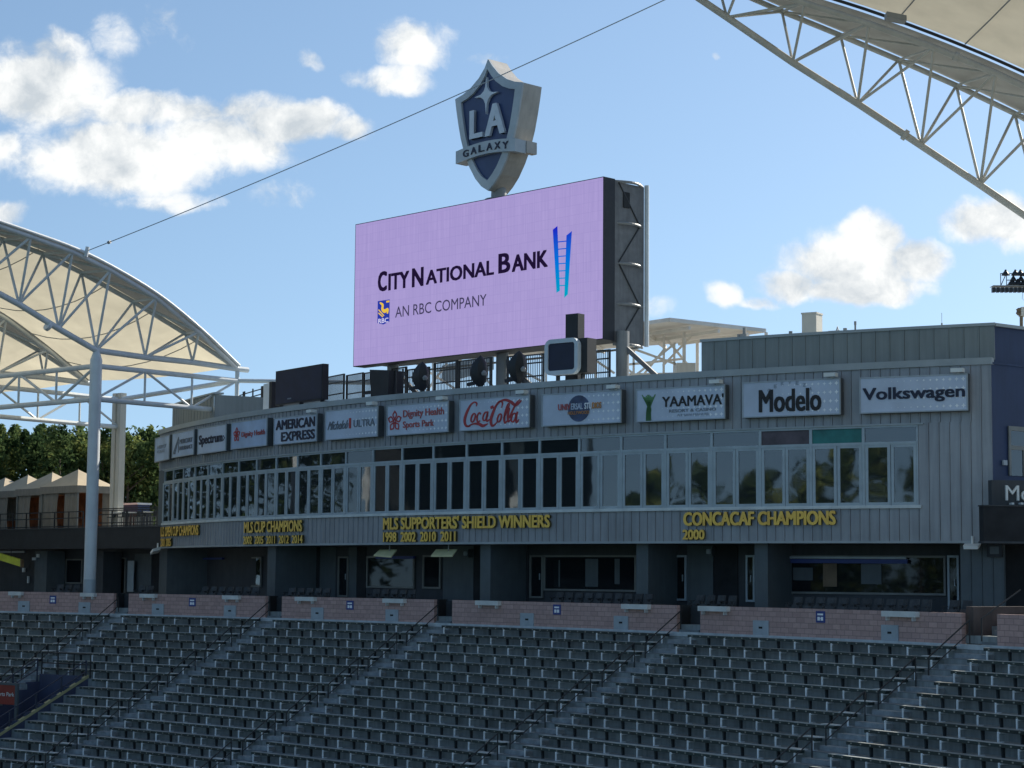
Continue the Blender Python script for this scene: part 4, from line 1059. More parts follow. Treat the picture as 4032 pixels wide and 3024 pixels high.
# ladder emblem, bright blue to teal on the screen
def ladder_mat():
    m = bpy.data.materials.new('screen_ladder'); m.use_nodes = True; t = m.node_tree; t.nodes.clear()
    o = N(t, 'ShaderNodeOutputMaterial'); e = N(t, 'ShaderNodeEmission'); g_ = N(t, 'ShaderNodeNewGeometry'); sx = N(t, 'ShaderNodeSeparateXYZ'); t.links.new(g_.outputs['Position'], sx.inputs[0])
    mr = N(t, 'ShaderNodeMapRange'); t.links.new(sx.outputs['Z'], mr.inputs[0]); mr.inputs[1].default_value = lz0; mr.inputs[2].default_value = lz1
    r = N(t, 'ShaderNodeValToRGB'); el_ = r.color_ramp.elements; el_[0].color = (.0, .36, .50, 1); el_[1].color = (.012, .008, .50, 1); k = el_.new(.5); k.color = (.0, .16, .66, 1)
    t.links.new(mr.outputs[0], r.inputs[0]); t.links.new(r.outputs[0], e.inputs[0]); e.inputs[1].default_value = SCREEN_E; t.links.new(e.outputs[0], o.inputs[0]); return m
Lp = [C7(x, y) for x, y in ((1323, 1138), (1350, 1116), (1365, 1500), (1345, 1512))]; Rp = [C7(x, y) for x, y in ((1404, 1172), (1436, 1146), (1412, 1522), (1391, 1542))]
lz0, lz1 = Rp[3][1], Lp[1][1]
ML = ladder_mat(); mb = MB()
for pl in (Lp, Rp): mb.prism([vf.P(x, y, .008) for x, y in pl], vf.N * .006)
for k in range(7):
    f_ = .20 + .115 * k; x0 = Lp[0][0] + (Lp[3][0] - Lp[0][0]) * f_; y0 = Lp[0][1] + (Lp[3][1] - Lp[0][1]) * f_; x1 = Rp[0][0] + (Rp[3][0] - Rp[0][0]) * f_
    stroke(mb, [(x0 + .05, y0 + .10), (x0 + .25, y0 - .02), (x1 + .08, y0 - .05)], vf.P, .055, .0146, .018)
mb.build('ladder_emblem', ML, vb)
# service cage on the right end of the board
CD = .95      # cage starts here behind the face
mb = MB()
mb.box(VW - .25, VW - .05, -CD - 2.12, -CD + .06, bz0 - .05, bz1 - .1, VP); mb.build('cage_screen', M['mesh'], vb)
mb = MB(); levels = [bz1 - .02 - i * (bz1 - bz0) / 4 for i in range(5)]
for z in levels:
    mb = MB()
    ring = [VP(VW - .2 + .42 * math.sin(math.pi * t / 12), -CD - 2.15 * t / 12, z - (.05 if z == levels[0] else .12)) for t in range(13)]
    mb.tube(ring, .075, 8); mb.tube([VP(VW - .2, -CD - 2.15, z - .1), VP(2, -CD - 2.15, z - .1)], .06, 6); mb.build('cage_ring', M['steel_g'], vb)
MB().tube([VP(VW + .02, -CD - 2.25, bz0 - .1), VP(VW + .02, -CD - 2.25, bz1)], .12, 10).build('cage_pole', M['steel'], vb)
for i in range(4): MB().beam(VP(VW - .02, -CD - .2, levels[i + 1] - .1 if i % 2 else levels[i] - .1), VP(VW - .02, -CD - 1.8, levels[i] - .1 if i % 2 else levels[i + 1] - .1), .05, .05).build('cage_brace', M['rail_dark'], vb)
MB().box(VW - .05, VW - .0, -CD - 1.0, -CD - .55, bz1 - 1.35, bz1 - .55, VP).build('access_hatch', M['blacker'], vb)
MB().box(0.1, VW - .3, -CD - 1.9, -.86, bz0 + .2, bz1 - .2, VP).build('rear_cladding', M['housing'], vb)
for px in (1520, 1950, 2424):
    k = ray(px, 1500); P0 = vf.O - vf.N * .8; d = at_plane(px, 1500, P0, vf.N); u = (d - vf.O).dot(vf.U)
    MB().tube([VP(u, -1.3, 8.5), VP(u, -1.3, bz0 + .5)], .33, 14).build('post', M['steel_g'], vb)
    MB().beam(VP(u + .1, -1.3, bz0 - .25), VP(u + 3.0, -2.2, 8.6), .22, .22).build('brace', M['mesh'], vb)
# ------------------------------------------------------------------ crest sign on top of the board
u_c = (at_plane(1968, 700, vf.O - vf.N * 1.2, vf.N) - vf.O).dot(vf.U)
CRo = vf.P(u_c, 0, -.35); cf = Frame(Vector((CRo.x, CRo.y, 0)), bU)
Q7 = lambda zx, zy, w=0: cf.at(1300 + zx / 1.508, 150 + zy / 1.508, w)
crest = thing('crest_sign', 'tall blue and silver shield crest mounted on top of the video screen', 'sign', cf.P(0, bz1, -.6))
half = [(945, 125), (925, 180), (890, 240), (840, 300), (795, 338), (750, 365), (757, 430), (768, 510), (783, 600), (805, 690), (835, 770), (870, 838), (905, 882), (945, 908)]
lp = [Q7(*p) for p in half]; ucx = Q7(945, 500)[0]
lp = [(u, v) for u, v in lp]; rp = [(2 * ucx - u, v) for u, v in lp[1:-1]][::-1]
outline = lp + rp
def scaled(k, ky=None):
    cv = (max(v for _, v in outline) + min(v for _, v in outline)) / 2
    return [(ucx + (u - ucx) * k, cv + (v - cv) * (ky or k)) for u, v in outline]
mb = MB(); mb.prism([cf.P(u, v, -.02) for u, v in outline], -cf.N * 1.3); mb.build('body', M['crest_side'], crest)
inn = scaled(.80, .845); rim = MB(); n = len(outline)
for i in range(n):
    j = (i + 1) % n
    o0, o1, i0, i1 = outline[i], outline[j], inn[i], inn[j]
    rim.hexa([cf.P(*o0, -.018), cf.P(*o1, -.018), cf.P(*i1, -.018), cf.P(*i0, -.018), cf.P(*o0, .10), cf.P(*o1, .10), cf.P(*i1, .16), cf.P(*i0, .16)])
rim.build('rim', M['crest_silver'], crest)
MB().prism([cf.P(u, v, -.016) for u, v in scaled(.82, .86)], cf.N * .03).build('field', M['crest_navy'], crest)
cs = Q7(942, 340); tp, bt = Q7(940, 235)[1], Q7(942, 455)[1]; lf = Q7(872, 352)[0]; wd = cs[0] - lf
star = []
for k in range(4):
    a0 = math.pi / 2 - k * math.pi / 2
    rr = [tp - cs[1], wd, cs[1] - bt, wd][k]; star.append((cs[0] + rr * math.cos(a0), cs[1] + rr * math.sin(a0)))
    rn = [tp - cs[1], wd, cs[1] - bt, wd][(k + 1) % 4]; a1 = a0 - math.pi / 4
    for t in (.3, .5, .7):
        am = a0 - math.pi / 2 * t; star.append((cs[0] + (rr * (1 - t) ** 2.2) * math.cos(a0) + (rn * t ** 2.2) * math.cos(a0 - math.pi / 2), cs[1] + (rr * (1 - t) ** 2.2) * math.sin(a0) + (rn * t ** 2.2) * math.sin(a0 - math.pi / 2)))
MB().prism([cf.P(u, v, .05) for u, v in star], cf.N * .16).build('star', M['crest_white'], crest)
mb = MB(); ua, v1 = Q7(845, 438); _, v0 = Q7(845, 606); ub, _ = Q7(922, 500); add_text(mb, 'L', cf.P, ua, ub, v0, v1, .05, .22, .03)
ua, v1 = Q7(936, 405); _, v0 = Q7(936, 590); ub, _ = Q7(1052, 500); add_text(mb, 'A', cf.P, ua, ub, v0, v1, .05, .22, .03); mb.build('lettering', M['crest_white'], crest)
ua, va = Q7(790, 748); ub, vb_ = Q7(1128, 705); _, vt = Q7(770, 684); hb = vt - va + .05
bn = []
uA, uB = ucx - abs(ucx - Q7(770, 700)[0]), ucx + abs(ucx - Q7(770, 700)[0])
for t in range(13):
    u = uA + (uB - uA) * t / 12; bn.append((u, va + .55 * hb * math.sin(math.pi * t / 12) * .55))
mb = MB()
for (a, b) in zip(bn[:-1], bn[1:]): mb.hexa([cf.P(a[0], a[1], -.5), cf.P(b[0], b[1], -.5), cf.P(b[0], b[1], .30), cf.P(a[0], a[1], .30), cf.P(a[0], a[1] + hb, -.5), cf.P(b[0], b[1] + hb, -.5), cf.P(b[0], b[1] + hb, .30), cf.P(a[0], a[1] + hb, .30)])
mb.build('banner', M['crest_silver'], crest)
for (sx, ex) in ((uA - .02, uA + .25), (uB - .3, uB + .06)): MB().box(sx, ex, -1.25, -.51, bn[0][1] + .05, bn[0][1] + hb, lambda u, w, v: cf.P(u, v, w)).build('banner_return', M['crest_side'], crest)
mb = MB(); gw = (uB - uA) * .80 / 6
for k, ch in enumerate('GALAXY'):
    u0_ = uA + (uB - uA) * .11 + gw * k; t = (u0_ + gw / 2 - uA) / (uB - uA); vv = va + .55 * hb * math.sin(math.pi * t) * .55 + hb * .22
    add_text(mb, ch, cf.P, u0_ + gw * .14, u0_ + gw * .88, vv, vv + hb * .56, .305, .33, .03)
mb.build('banner_letters', M['ink'], crest)
vbot = min(v for _, v in outline)
mb = MB(); mb.lathe(cf.P(ucx, bz1 - .02, -.75), [(.75, 0), (.75, .18), (.42, .22), (.40, vbot - bz1 + .35)], 18); mb.build('mount', M['steel_g'], crest)

# ------------------------------------------------------------------ things on the roof
def fquad(name, xa, ya, xb, yb, o):      # s0, s1, z0, z1 from a box read at offset o
    return rect_at(xa, ya, xb, yb, o)
sA, zA = fac_at(1086, 1456, -1.2); sB, zB_ = fac_at(1272, 1438, -1.2); _, zC_ = fac_at(1271, 1572, -1.2)
A_, B_ = fac(sA, 0, -1.2), fac(sB, 0, -1.2); tf = Frame(Vector((A_.x, A_.y, 0)), B_ - A_); tw = (B_ - A_).length
TP = lambda u, w, v: tf.P(u, v, w)
root = thing('roof_screen', 'black flat roof-edge screen left of the lavender video board', 'display', tf.P(tw / 2, 8.9, -.2))
zt, zb = (zA + zB_) / 2, zC_
MB().box(0, tw, -.35, 0, zb, zt, TP).build('cabinet', M['black'], root)
MB().box(.08, tw - .08, .002, .02, zb + .08, zt - .08, TP).build('screen', M['ink'], root)
for u in (.35, tw / 2, tw - .35): MB().box(u - .06, u + .06, -.3, -.1, 8.5, zb, TP).build('foot', M['rail_dark'], root)
MB().box(tw * .28, tw * .36, .021, .05, zb + .25, zb + .32, TP).build('handle', M['greyink'], root)
s0, s1, z0, z1 = rect_at(1044, 1511, 1073, 1600, -1.6)
root = thing('white_cabinet', 'white upright cabinet at the left of the black roof screen', 'cabinet', fac((s0 + s1) / 2, 8.6, -1.8))
MB().box(s0, s1, -2.1, -1.5, 8.6, z1, FP).build('door', M['white'], root); MB().box(s0 - .35, s0 - .004, -2.1, -1.4, 8.6, z1 + .05, FP).build('case', M['black'], root)
s0, s1, z0, z1 = rect_at(1036, 1518, 1052, 1562, -1.5)
MB().box(s1, s1 + .3, -1.9, -1.5, z0, z1, FP).build('side_box', M['black'], root)
# rounded clock screen
sA, z1_ = fac_at(2147, 1340, -.8); sB, z2_ = fac_at(2278, 1327, -.8); _, z3_ = fac_at(2147, 1482, -.8); _, z4_ = fac_at(2278, 1468, -.8)
A_, B_ = fac(sA, 0, -.8), fac(sB, 0, -.8); kf = Frame(Vector((A_.x, A_.y, (z3_ + z4_) / 2)), B_ - A_); kw = (B_ - A_).length; kh = (z1_ + z2_) / 2 - (z3_ + z4_) / 2
root = thing('game_clock', 'square screen in a thick rounded pale frame standing on the roof edge', 'display', kf.P(kw / 2, 0, -.3))
def rrect(x0, y0, x1, y1, r, n=5):
    o_ = []
    for (cx, cy, a0) in ((x1 - r, y1 - r, 0), (x0 + r, y1 - r, 90), (x0 + r, y0 + r, 180), (x1 - r, y0 + r, 270)):
        for k in range(n + 1): a = R(a0 + 90 * k / n); o_.append((cx + r * math.cos(a), cy + r * math.sin(a)))
    return o_
ro_, ri_ = rrect(0, 0, kw, kh, .36), rrect(.2, .2, kw - .2, kh - .2, .13); mb = MB(); n = len(ro_)
for i in range(n):
    j = (i + 1) % n; mb.hexa([kf.P(*ro_[i], -.2), kf.P(*ro_[j], -.2), kf.P(*ri_[j], -.2), kf.P(*ri_[i], -.2), kf.P(*ro_[i], .06), kf.P(*ro_[j], .06), kf.P(*ri_[j], .06), kf.P(*ri_[i], .06)])
mb.build('frame', M['clockframe'], root)
KP = lambda u, w, v: kf.P(u, v, w)
MB().box(.17, kw - .17, -.19, .0, .17, kh - .17, KP).build('screen', M['ink'], root)
MB().box(.05, kw + .35, -.9, -.21, .05, kh - .02, KP).build('case', M['black'], root)
for u in (.3, kw - .2): MB().box(u - .05, u + .05, -.7, -.5, 8.5 - kf.O.z, .05, KP).build('foot', M['rail_dark'], root)
ua, va = kf.at(2227, 1238, -1.6); ub, _ = kf.at(2276, 1236, -1.6)
MB_ = MB().box(ua, ub, -2.1, -1.6, 8.6 - kf.O.z, va, KP)
tag(MB_.build('column_speaker', M['black']), 'tall narrow black loudspeaker behind the rounded clock screen', 'loudspeaker')
# covered spotlights on the roof edge
for i, (px, yt, yb, w, lab) in enumerate(((1664, 1424, 1536, .95, 'black hooded spotlight with pointed cover, leftmost of three on the roof edge'), (1893, 1400, 1520, .95, 'black hooded spotlight with pointed cover, middle of three on the roof edge'), (2044, 1382, 1506, 1.0, 'black hooded spotlight with pointed cover beside the rounded clock screen'))):
    s, zt = fac_at(px, yt, -1.0); _, zb = fac_at(px, yb, -1.0); h = zt - zb
    c = fac(s, zb, -1.0); root = thing('hooded_spotlight', lab, 'spotlight', fac(s, 8.6, -1.0), 'hooded spotlights on the roof edge')
    lean = -ftan(s) * (-.10 * w); r = w * .36
    prof_ = [(.16, 0), (.30, .12), (.40, .25), (.46, .42), (.44, .58), (.36, .74), (.22, .88), (.03, 1.0)]
    mb = MB(); base = 0; ncr = 14
    rnd = random.Random(i + 3); jit = [rnd.uniform(.85, 1.15) for _ in range(ncr)]
    for (rr, zz) in prof_:
        for k in range(ncr):
            a = 2 * math.pi * k / ncr; mb.v.append(c + lean * (1 - abs(zz - .45) * 2) + Vector((rr * w * jit[k] * math.cos(a), rr * w * jit[k] * math.sin(a), zz * h)))
    for a in range(len(prof_) - 1):
        for k in range(ncr):
            mb.f.append((a * ncr + k, a * ncr + (k + 1) % ncr, (a + 1) * ncr + (k + 1) % ncr, (a + 1) * ncr + k)); mb.m.append(0)
    mb.build('hood', M['black'], root, smooth=True)
    tt = -ftan(s)
    MB().tube([c + Vector((0, 0, .05)), Vector((c.x, c.y, 8.55))], .12, 8).build('stand', M['rail_dark'], root)
    MB().beam(c - tt * .85 + Vector((0, 0, .12)), c + Vector((0, 0, .22)), .14, .16).build('arm', M['black'], root)
    MB().lathe(c + tt * .45 * w + Vector((0, 0, h * .32)) + fnorm(s) * .2, [(.10, 0), (.14, .12), (.05, .24)], 8).build('knob', M['steel_g'], root)
# black box by the left post
s0, s1, z0, z1 = rect_at(1468, 1452, 1540, 1545, -1.4)
root = thing('covered_console', 'black covered equipment box at the left post of the video board', 'equipment box', fac((s0 + s1) / 2, 8.6, -1.6))
MB().hexa([fac(s1 - .15, 8.6, -2.2), fac(s0, 8.6, -2.2), fac(s0, 8.6, -1.2), fac(s1 - .15, 8.6, -1.2), fac(s1, z1, -2.2), fac(s0 - .1, z1 - .15, -2.2), fac(s0 - .1, z1 - .15, -1.2), fac(s1, z1, -1.2)]).build('cover', M['black'], root)
MB().box(s1 - .1, s1 + .7, -1.5, -1.3, 9.15, 9.3, FP).build('arm', M['black'], root)
MB().tube([fac(s0 - .15, 8.6, -1.6), fac(s0 - .15, z1 - .1, -1.6), fac(s0 - .75, z1 - .1, -1.6), fac(s0 - .75, 8.6, -1.6)], .04, 6).build('frame', M['rail_dark'], root)
# picket railings across the roof
rails = [(1274, 1355, 1487, 1475), (1366, 1430, 1479, 1468), (1434, 1470, 1470, 1465), (1545, 1600, 1450, 1448), (1604, 1690, 1458, 1445), (1712, 1800, 1424, 1428), (1808, 1935, 1418, 1412), (2000, 2060, 1404, 1400), (2066, 2140, 1400, 1394), (2300, 2400, 1380, 1384)]
for i, (xa, xb, ya, yb) in enumerate(rails):
    o = -7.0; sa, za = fac_at(xa, ya, o); sb2, zb2 = fac_at(xb, yb, o); zt = (za + zb2) / 2; zb = 9.16
    root = thing('picket_railing', 'black picket railing panel on the roof, %s from the left under the video board' % HN[i], 'railing', fac((sa + sb2) / 2, zb, o), 'black railing panels on the roof')
    for q in (sa, sb2): MB().box(q - .05, q + .05, o - .05, o + .05, zb, zt + .03, FP).build('post', M['rail_dark'], root)
    mb = MB()
    for z in (zt, zt - .42, zt - 1.1): mb.box(sb2 + .05, sa - .05, o - .025, o + .025, z - .035, z + .035, FP)
    mb.build('rail', M['rail_dark'], root)
    mb = MB(); q = sb2 + .15
    while q < sa - .1: mb.box(q - .016, q + .016, o - .016, o + .016, zb + .05, zt - .03, FP); q += .145
    mb.build('pickets', M['rail_dark'], root)
s0, s1, z0, z1 = rect_at(906, 1545, 1032, 1610, -5)
for i, (a, b) in enumerate(((s0, s0 + (s1 - s0) * .48), (s0 + (s1 - s0) * .52, s1))):
    root = thing('roof_barrier', 'dark pipe barrier on the roof left of the white cabinet, %s' % ('right panel', 'left panel')[i], 'railing', fac((a + b) / 2, 8.6, -5), 'pipe barriers on the roof')
    for q in (a, (a + b) / 2, b): MB().box(q - .04, q + .04, -5.04, -4.96, 8.6, z1 + .1, FP).build('post', M['rail_dark'], root)
    mb = MB()
    for k in range(4): mb.box(a + .04, b - .04, -5.03, -4.97, z0 + (z1 - z0) * k / 3.3, z0 + (z1 - z0) * k / 3.3 + .06, FP)
    mb.build('rail', M['rail_dark'], root)
# roof plant on the right block
def roofbox(name, lab, cat, xa, ya, xb, o, m, dp=.8, cap=None, base=10.1):
    s0, s1, _, z1 = rect_at(xa, ya, xb, ya + 20, o)
    root = thing(name, lab, cat, fac((s0 + s1) / 2, base, o - dp / 2))
    MB().box(s0, s1, o - dp, o, base, z1, FP).build('body', M[m], root)
    if cap: MB().box(s0 - .03, s1 + .03, o - dp - .03, o + .03, z1, z1 + .07, FP).build('lid', M[cap], root)
    return root, s0, s1, z1
roofbox('roof_flue', 'tall tan sheet-metal flue standing on the roof of the right block', 'flue', 3157, 1236, 3214, -3.5, 'steel_c', .7, 'steel_c')
r_, s0, s1, z1 = roofbox('roof_vent', 'low round-topped vent box right of the tan flue', 'vent', 3264, 1308, 3305, -3.0, 'hatch', .8, 'steel_c')
MB().tube([fac(s0 + .3, z1 + .1, -3.4), fac((s0 + s1) / 2, z1 + .3, -3.4), fac(s1 - .3, z1 + .1, -3.4)], .03, 6).build('lifting_eye', M['steel_g'], r_)
for (xa, ya, xb, lab) in ((3108, 1306, 3118, 'short grey roof pipe left of the tan flue'), (3322, 1294, 3333, 'stubby capped roof pipe right of the low vent box'), (3364, 1267, 3371, 'thin tall roof pipe, rightmost of the pipes')):
    s0, s1, _, z1 = rect_at(xa, ya, xb, ya + 20, -3); root = thing('roof_pipe', lab, 'pipe', fac((s0 + s1) / 2, 10.1, -3), 'roof pipes')
    r = (s1 - s0) / 2; MB().tube([fac((s0 + s1) / 2, 10.1, -3), fac((s0 + s1) / 2, z1, -3)], r, 10).build('pipe', M['steel_g'], root)
    MB().tube([fac((s0 + s1) / 2, z1 - .14, -3), fac((s0 + s1) / 2, z1 + .02, -3)], r * 1.3, 10).build('collar', M['steel_g'], root)
roofbox('roof_hatch', 'flat low roof hatch at the left of the tan flue', 'hatch', 3058, 1333, 3108, -2.5, 'steel_c', .9, 'hatch')
s, z = fac_at(3708, 1232, -2.5); _, z2 = fac_at(3708, 1272, -2.5)
root = thing('whip_antenna', 'thin whip antenna near the right corner of the roof', 'antenna', fac(s, 10.1, -2.5)); MB().tube([fac(s, 10.1, -2.5), fac(s, z2, -2.5)], .035, 6).build('base', M['steel_g'], root); MB().tube([fac(s, z2, -2.5), fac(s, z, -2.5)], .010, 5).build('whip', M['steel_g'], root)
for i, (px, yt) in enumerate(((2909, 1316), (2931, 1290))):
    s, z = fac_at(px, yt, -2.5); root = thing('roof_mast', ('short plain mast on the roof before the distant white canopy', 'taller mast with a small camera on the roof before the distant canopy')[i], 'mast', fac(s, 10.1, -2.5))
    MB().tube([fac(s, 10.1, -2.5), fac(s, z, -2.5)], .075, 8).build('pole', M['steel_g'], root)
    if i: MB().box(s - .2, s + .12, -2.6, -2.3, z - .55, z - .3, FP).build('camera', M['steel_g'], root); MB().beam(fac(s, z - .75, -2.5), fac(s - .55, z - .62, -2.5), .06, .06).build('arm', M['steel_g'], root)
# ------------------------------------------------------------------ tunnel opening lower left
SP = lambda s, d, z: stand(s, d, z)
dk = lambda k: D0 + T_ROW * k
zk = lambda k: Z0 - R_ROW * k
root = thing('tunnel_wall', 'navy painted tunnel walls with a yellow edge cut into the lower left rows', 'tunnel', stand(-24.3, dk(12), -9))
mb = MB()
for k in range(VK0, VK1):
    for s0, s1 in ((VS0 - .12, VS0), (VS1, VS1 + .12)):
        mb.box(s0, s1, dk(k), dk(k + 1), -9.6, zk(k) + (.10 if s0 < VS0 else .40), SP)
mb.box(VS0, VS1, dk(VK0) - .12, dk(VK0), -9.6, zk(VK0 - 1) + .12, SP); mb.build('wall', M['tunnel'], root)
MB().hexa([stand(VS1 - .02, dk(VK0), zk(VK0) + .42), stand(VS1 + .16, dk(VK0), zk(VK0) + .42), stand(VS1 + .16, dk(VK1), zk(VK1) + .42), stand(VS1 - .02, dk(VK1), zk(VK1) + .42),
           stand(VS1 - .02, dk(VK0), zk(VK0) + .56), stand(VS1 + .16, dk(VK0), zk(VK0) + .56), stand(VS1 + .16, dk(VK1), zk(VK1) + .56), stand(VS1 - .02, dk(VK1), zk(VK1) + .56)]).build('yellow_edge', M['yellowpaint'], root)
MB().box(VS0, VS1, dk(VK0), dk(VK1), -8.6, -8.5, SP).build('floor', M['step'], root)
for (nm, s_, ks, lab) in (('tunnel_railing', VS1 + .06, range(VK0, VK1, 2), 'navy post railing along the right edge of the tunnel opening'), ('tunnel_railing', VS0 - .06, range(VK0, VK1, 2), 'navy post railing along the left edge of the tunnel opening')):
    root = thing(nm, lab, 'railing', stand(s_, dk(12), zk(12)), 'railings round the tunnel')
    ks = list(ks)
    for k in ks: MB().tube([stand(s_, dk(k) + .1, zk(k) + .1), stand(s_, dk(k) + .1, zk(k) + 1.25)], .045, 8).build('post', M['rail_navy'], root)
    for h in (1.25, .72): MB().tube([stand(s_, dk(ks[0]) + .1, zk(ks[0]) + h), stand(s_, dk(ks[-1]) + .1, zk(ks[-1]) + h)], .032, 8).build('rail', M['rail_navy'], root)
root = thing('tunnel_railing', 'dark post railing across the head of the tunnel opening', 'railing', stand(-24, dk(VK0), zk(VK0)), 'railings round the tunnel')
for q in (VS0, VS0 + 1.2, VS0 + 2.4, VS1 + .1): MB().tube([stand(q, dk(VK0) - .15, zk(VK0 - 1)), stand(q, dk(VK0) - .15, zk(VK0 - 1) + 1.2)], .04, 8).build('post', M['rail_dark'], root)
for h in (1.2, .68): MB().tube([stand(VS0, dk(VK0) - .15, zk(VK0 - 1) + h), stand(VS1 + .1, dk(VK0) - .15, zk(VK0 - 1) + h)], .03, 8).build('rail', M['rail_dark'], root)
so_ = stand(-27.0, 9.5, 0); nS = st_n(-27.2); tS = st_t(-27.2)
rsf = Frame(Vector((so_.x, so_.y, 0)), tS)
ub, vt = rsf.at(62, 2699); _, vb_ = rsf.at(62, 2776)
root = thing('red_sign', 'red sign board in a grey frame beside the tunnel at the lower left edge', 'sign', rsf.P(ub - 1.6, vb_ - .6, -.1))
RP = lambda u, w, v: rsf.P(u, v, w)
MB().box(ub - 3.4, ub, -.05, 0, vb_, vt, RP).build('panel', M['redsign'], root)
MB().box(ub, ub + .16, -.09, .05, vb_ - 1.0, vt + .1, RP).box(ub - 3.4, ub, -.09, .05, vt, vt + .1, RP).build('frame', M['suite_l'], root)
mb = MB(); u_, v_ = rsf.at(56, 2740); add_text(mb, 'Dignity Health Sports Park', rsf.P, u_ - 3.2, u_, v_ - .10, v_ + .16, .003, .012, .01); mb.build('lettering', M['lamp_white'], root)

# ------------------------------------------------------------------ left terrace
tU = Vector((.68, -.73, 0)).normalized()
lf_ = Frame(Vector((-22.6, 121.0, 0)), tU)
TP2 = lambda u, w, v: lf_.P(u, v, w)
def tz(px, py, w=0): return lf_.at(px, py, w)
_, ZTb = tz(300, 2161); _, ZTt = tz(300, 2081)
ter = thing('terrace_building', 'long black-fronted terrace building left of the curved building carrying the cabanas', 'building', lf_.P(-12, -2.35, -5))
MB().box(-40, 2.2, -.4, 0, ZTb, ZTt, TP2).build('black_fascia', M['black'], ter)
MB().box(-40, 2.2, -.45, .06, ZTt, ZTt + .07, TP2).build('edge_trim', M['suite'], ter)
MB().box(-40, 4.5, -13, -.45, ZTt - .3, ZTt + .02, TP2).build('deck', M['deck'], ter)
MB().box(-40, 3.0, -3.2, -3.0, -2.35, ZTb + .1, TP2).build('suite_wall', M['suite'], ter)
MB().box(-40, 3.0, -3.0, -.4, ZTb + .02, ZTb + .12, TP2).build('soffit', M['suite_d'], ter)
MB().box(-40, 4.5, -13.2, -13, -2.35, ZTt - .3, TP2).build('rear_wall', M['wall2'], ter)
def trect(name, xa, ya, xb, yb, m, w0, w1, fr=None, pane=None):
    a, zt = tz(xa, ya, w1); b, _ = tz(xb, ya, w1); _, zb = tz((xa + xb) / 2, yb, w1); zb = max(zb, -2.3)
    if pane is None:
        return MB().box(a, b, w0, w1, zb, zt, TP2).build(name, M[m], ter)
    f = .09; mb = MB().box(a, a + f, w0, w1, zb, zt, TP2).box(b - f, b, w0, w1, zb, zt, TP2).box(a + f, b - f, w0, w1, zb, zb + f, TP2).box(a + f, b - f, w0, w1, zt - f, zt, TP2)
    o = mb.build(name, M[m], ter); MB().box(a + f, b - f, w0 + .01, w0 + .03, zb + f, zt - f, TP2).build('pane', M[pane], o); return o
trect('suite_window', 258, 2201, 323, 2298, 'suite_frame', -2.99, -2.9, pane='glass_d')
trect('suite_door', 222, 2206, 256, 2310, 'suite_frame', -2.99, -2.9, pane='glass_d')
trect('suite_door', 448, 2195, 494, 2340, 'suite_frame', -2.99, -2.9, pane='glass_d')
trect('open_door', 503, 2208, 527, 2330, 'frame', -2.6, -2.55)
trect('wall_panel', 530, 2180, 597, 2330, 'suite_l', -2.99, -2.9)
trect('wall_panel', 600, 2180, 636, 2330, 'blacker', -2.99, -2.9)
trect('pillar', 138, 2170, 186, 2340, 'suite_l', -2.8, -1.4)
trect('wall_panel', 188, 2172, 220, 2340, 'blacker', -2.99, -2.9)
trect('pillar', 384, 2172, 408, 2340, 'suite', -2.8, -1.4)
trect('light_bar', 0, 2170, 95, 2177, 'frame', -2.4, -2.3)
for (xa, ya, xb, yb) in ((126, 2195, 138, 2206), (143, 2181, 152, 2195), (87, 2236, 96, 2253), (107, 2269, 112, 2296)): trect('wall_lamp', xa, ya, xb, yb, 'lamp_white', -1.39 if xa > 120 else -2.9, -1.3 if xa > 120 else -2.8)
a, z1 = tz(2, 2178, -.2); b, z2 = tz(85, 2206, -.2); _, z0 = tz(2, 2205, -.2); hh = z1 - z0
root = thing('hanging_heater', 'bright yellow tilted panel hanging at the far left under the black terrace front', 'heater', lf_.P((a + b) / 2, z0, -.2))
MB().hexa([TP2(a, -.3, z0), TP2(b, -.3, z0 - .45), TP2(b, -.1, z0 - .45), TP2(a, -.1, z0), TP2(a, -.3, z0 + hh), TP2(b, -.3, z0 + hh - .45), TP2(b, -.1, z0 + hh - .45), TP2(a, -.1, z0 + hh)]).build('panel', M['yellow'], root)
MB().hexa([TP2(b, -.31, z0 - .47), TP2(b + .16, -.31, z0 - .5), TP2(b + .16, -.09, z0 - .5), TP2(b, -.09, z0 - .47), TP2(b, -.31, z0 + hh - .43), TP2(b + .16, -.31, z0 + hh - .48), TP2(b + .16, -.09, z0 + hh - .48), TP2(b, -.09, z0 + hh - .43)]).build('end_cap', M['chair_arm'], root)
MB().tube([TP2((a + b) / 2, -.2, z0 + hh * .5), TP2((a + b) / 2, -.2, ZTb + .05)], .03, 6).build('rod', M['rail_dark'], root)
# terrace railing
for i, (xa, xb) in enumerate(((-260, 0), (0, 160), (160, 330), (385, 500), (500, 622))):
    w = -.6; a, _ = tz(xa, 2005, w); b, _ = tz(xb, 2005, w); zt = ZTt + 1.15
    root = thing('terrace_railing', 'dark railing panel on the black terrace front, %s from the left' % HN[i], 'railing', lf_.P((a + b) / 2, ZTt, w), 'terrace railing panels')
    n = max(2, int((b - a) / 1.9))
    for k in range(n + 1): q = a + .05 + (b - a - .1) * k / n; MB().box(q - .035, q + .035, w - .035, w + .035, ZTt + .02, zt, TP2).build('post', M['rail_dark'], root)
    mb = MB()
    for z in (zt, zt - .42, ZTt + .18) if i < 3 else (zt + .12, zt, zt - .25, ZTt + .35, ZTt + .15): mb.box(a, b, w - .03, w + .03, z - .035, z + .03, TP2)
    mb.build('rail', M['rail_dark'], root)
